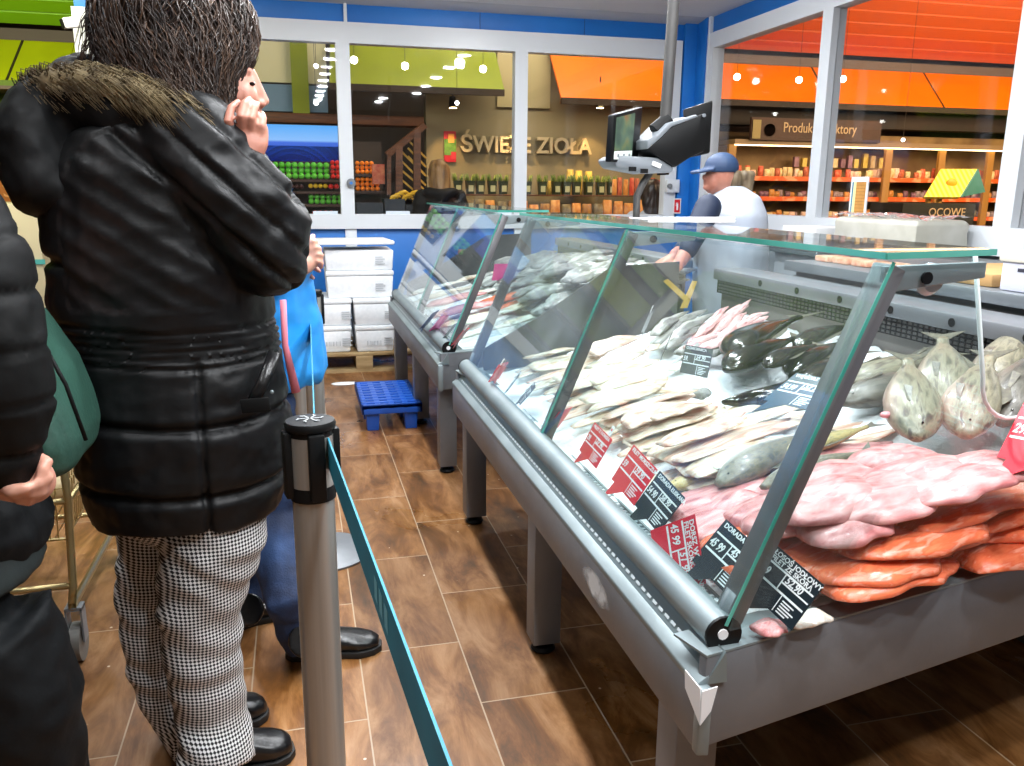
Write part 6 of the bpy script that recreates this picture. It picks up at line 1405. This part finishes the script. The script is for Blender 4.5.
# ---------------------------------------------------------------- worker behind the case
YK=3.75
K=lambda x,y,d=0: aY(x,y,YK+d)
wk=empty('person','fish seller in a navy cap and white vest bending behind the case','person',(2.0,3.75,0))
b=MB(); hc=K(721,175); b.sph(hc,(.072,.072,.092),16,12); b.sph(hc+Vector((-.045,0,-.03)),(.04,.05,.06),12,8); b.sph(hc+Vector((-.085,0,-.012)),(.014,.012,.016),8,6); b.sph(hc+Vector((-.07,0,-.06)),(.02,.024,.014),8,6)
b.tube([hc-Vector((-.01,0,.05)),K(728,205)],[.05,.06],12)
b.rings([ell(K(728,205),.10,.16),ell(K(728,250),.13,.17),ell(K(726,320),.14,.16),ell(K(730,400),.14,.15)])
hl=K(680,262,-.3)
b.tube([K(706,215,-.15),K(694,240,-.22),hl],[.05,.042,.03],12,round_ends=True); b.tube([K(706,215,.15),K(690,245,.05),K(675,255,-.1)],[.05,.042,.03],12,round_ends=True)
for hp in (hl,K(675,255,-.1)):
    b.tube([hp,hp+Vector((-.05,-.02,-.02))],[(.03,.018),(.036,.016)],10,up=(0,1,0),round_ends=True)
    for k in range(4): b.tube([hp+Vector((-.05,-.045+.02*k,-.02)),hp+Vector((-.085-.004*(k in (1,2)),-.05+.021*k,-.035)),hp+Vector((-.10,-.05+.021*k,-.06))],[.0095,.009,.0075],8,round_ends=True)
    b.tube([hp+Vector((-.01,-.035,-.02)),hp+Vector((-.045,-.06,-.035)),hp+Vector((-.065,-.055,-.05))],[.012,.0105,.008],8,round_ends=True)
for yy in (-.09,.09): b.tube([K(730,400,yy),Vector((2.05,YK+yy,.45)),Vector((2.05,YK+yy,.09))],[.08,.06,.045],12,round_ends=True)
body_obj(b,'body',skin,wk,voxel=.0065,smooth=2)
vest=pm('white_vest','#b9c0ca',.6,c2='#a9b2c0',scale=4,bump=.1,bscale=20); navy=pm('navy_cloth','#16233c',.65)
b=MB(); b.rings([ell(K(730,186),.06,.08),ell(K(733,196),.12,.16),ell(K(732,215),.16,.20),ell(K(731,250),.175,.21),ell(K(728,300),.17,.20),ell(K(728,345),.175,.2),ell(K(728,385),.18,.2)]); body_obj(b,'white_vest',vest,wk,voxel=.011,smooth=4,disp=lambda c,n_: c+n_*.009*noise.noise(Vector((c.x*8,c.y*8,c.z*5))))
b=MB(); b.tube([K(708,208,-.16),K(696,232,-.21),K(688,250,-.27)],[.065,.055,.043],14,round_ends=True); b.tube([K(708,208,.15),K(693,240,.06),K(682,250,-.05)],[.065,.055,.043],14,round_ends=True); body_obj(b,'sleeves',navy,wk,voxel=.01)
b=MB()
for yy in (-.09,.09): b.tube([K(730,380,yy),Vector((2.05,YK+yy,.45)),Vector((2.05,YK+yy,.07))],[.10,.08,.07],14)
body_obj(b,'trousers',navy,wk,voxel=.012)
for yy in (-.09,.09): shoe(wk,'shoe',(2.12,YK+yy,0),(1.88,YK+yy,0),pm('work_shoe','#dcdcdc',.5) if 'work_shoe' not in MATS else MATS['work_shoe'])
b=MB(); b.sph(hc+Vector((.0,0,.035)),(.084,.082,.072),18,10); b.v=[Vector((v.x,v.y,max(v.z,hc.z+.012))) for v in b.v]; b.prism([hc+Vector((-.07,-.07,.018)),hc+Vector((-.14,-.05,.004)),hc+Vector((-.155,0,.0)),hc+Vector((-.14,.05,.004)),hc+Vector((-.07,.07,.018))],(0,0,.014)); cp_=body_obj(b,'cap',pm('navy_cap','#2c4466',.6,c2='#22385a',scale=10),wk,voxel=.006,smooth=2)
b=MB(); b.sph(hc+Vector((.05,0,-.02)),(.055,.075,.06),14,10); b.tube([hc+Vector((.08,-.02,.0)),hc+Vector((.13,-.03,-.005)),hc+Vector((.125,-.03,-.07)),hc+Vector((.10,-.02,-.10))],[.025,.036,.034,.012],12,round_ends=True); body_obj(b,'hair',pm('grey_blonde_hair','#8a7a60',.5,c2='#5c4c38',scale=30,stretch=(1,1,.2)),wk,voxel=.007,smooth=2,disp=hw)

# ---------------------------------------------------------------- shoppers in the hall
def far_person(px_head,py_head,Y,label,coat_m,hair_m,px_w,py_hem,hood=True,hs=.10,long=True):
    Q=lambda x,y,d=0: aY(x,y,Y+d); hc=Q(px_head,py_head); o=empty('person',label,'person',(hc.x,Y,0))
    b=MB(); b.sph(hc,(.085,.08,.11),14,10); b.sph(hc+Vector((.075,-.0,-.01)),(.018,.015,.02),8,6); b.tube([hc-Vector((0,0,.05)),hc-Vector((0,0,.2))],[.05,.06],10); b.rings([ell(hc-Vector((0,0,.22)),.15,.09),ell(hc-Vector((0,0,.6)),.13,.1),ell(hc-Vector((0,0,.8)),.14,.1)])
    for s in (-1,1):
        x=hc.x+s*.08; b.tube([(x,Y,hc.z-.8),(x,Y,.45),(x,Y,.1)],[.08,.055,.045],10,round_ends=True); a=hc+Vector((s*.19,-.0,-.24)); e_=a+Vector((s*.05,0,-.28)); w_=e_+Vector((.12,-.14,.0)); b.tube([a,e_],[.045,.04],10,round_ends=True); b.tube([e_,w_],[.038,.027],10,round_ends=True)
        for k in range(4): b.tube([w_,w_+Vector((.05,-.05,-.01+.012*k)),w_+Vector((.07,-.075,-.02+.012*k))],[.012,.009,.007],6,round_ends=True)
    body_obj(b,'body',skin,o,voxel=.009,smooth=2)
    b=MB(); b.rings([ell(hc-Vector((0,0,.14)),.07,.08),ell(hc-Vector((0,0,.2)),.16,.13),ell(hc-Vector((0,0,.4)),.2,.16),ell(hc-Vector((0,0,.6)),.19,.15),ell(hc-Vector((0,0,.85)),.21,.16)])
    for s in (-1,1): a=hc+Vector((s*.18,-.0,-.22)); e_=a+Vector((s*.05,0,-.28)); b.tube([a,e_],[.075,.065],12,round_ends=True); b.tube([e_,e_+Vector((.10,-.12,0))],[.062,.045],12,round_ends=True)
    if hood: b.tube([hc+Vector((-.12,-.08,-.17)),hc+Vector((0,-.13,-.2)),hc+Vector((.12,-.08,-.17))],[.05,.06,.05],12,round_ends=True)
    body_obj(b,'coat',coat_m,o,voxel=.013,disp=lambda c,n_: c+n_*(.01*math.sin(c.z*55)*.5+.008*noise.noise(c*9)))
    b=MB(); b.sph(hc+Vector((-.012,-.015,.02)),(.105,.105,.12),16,12)
    if long: b.rings([ell(hc+Vector((-.01,-.03,.03)),.10,.09),ell(hc+Vector((-.01,-.04,-.08)),.105,.08),ell(hc+Vector((.0,-.06,-.2)),.085,.06),ell(hc+Vector((.01,-.06,-.24)),.05,.03)])
    body_obj(b,'hair',hair_m,o,voxel=.009,smooth=2,disp=hw)
    b=MB()
    for s in (-1,1): x=hc.x+s*.08; b.tube([(x,Y,hc.z-.8),(x,Y,.45),(x,Y,.06)],[.10,.08,.07],12)
    body_obj(b,'trousers',dkcloth,o,voxel=.013)
    for s in (-1,1): shoe(o,'shoe',(hc.x+s*.08,Y+.08,0),(hc.x+s*.08,Y-.2,0),leather)
    return o
far_person(440,174,7.9,'shopper with long blonde hair and black hooded coat in the shop hall',nylon_dull,hair_bl,0,0)
far_person(652,194,7.4,'dark haired shopper with pale coat behind the shop scale',vest,hairm,0,0,hood=False,long=True)
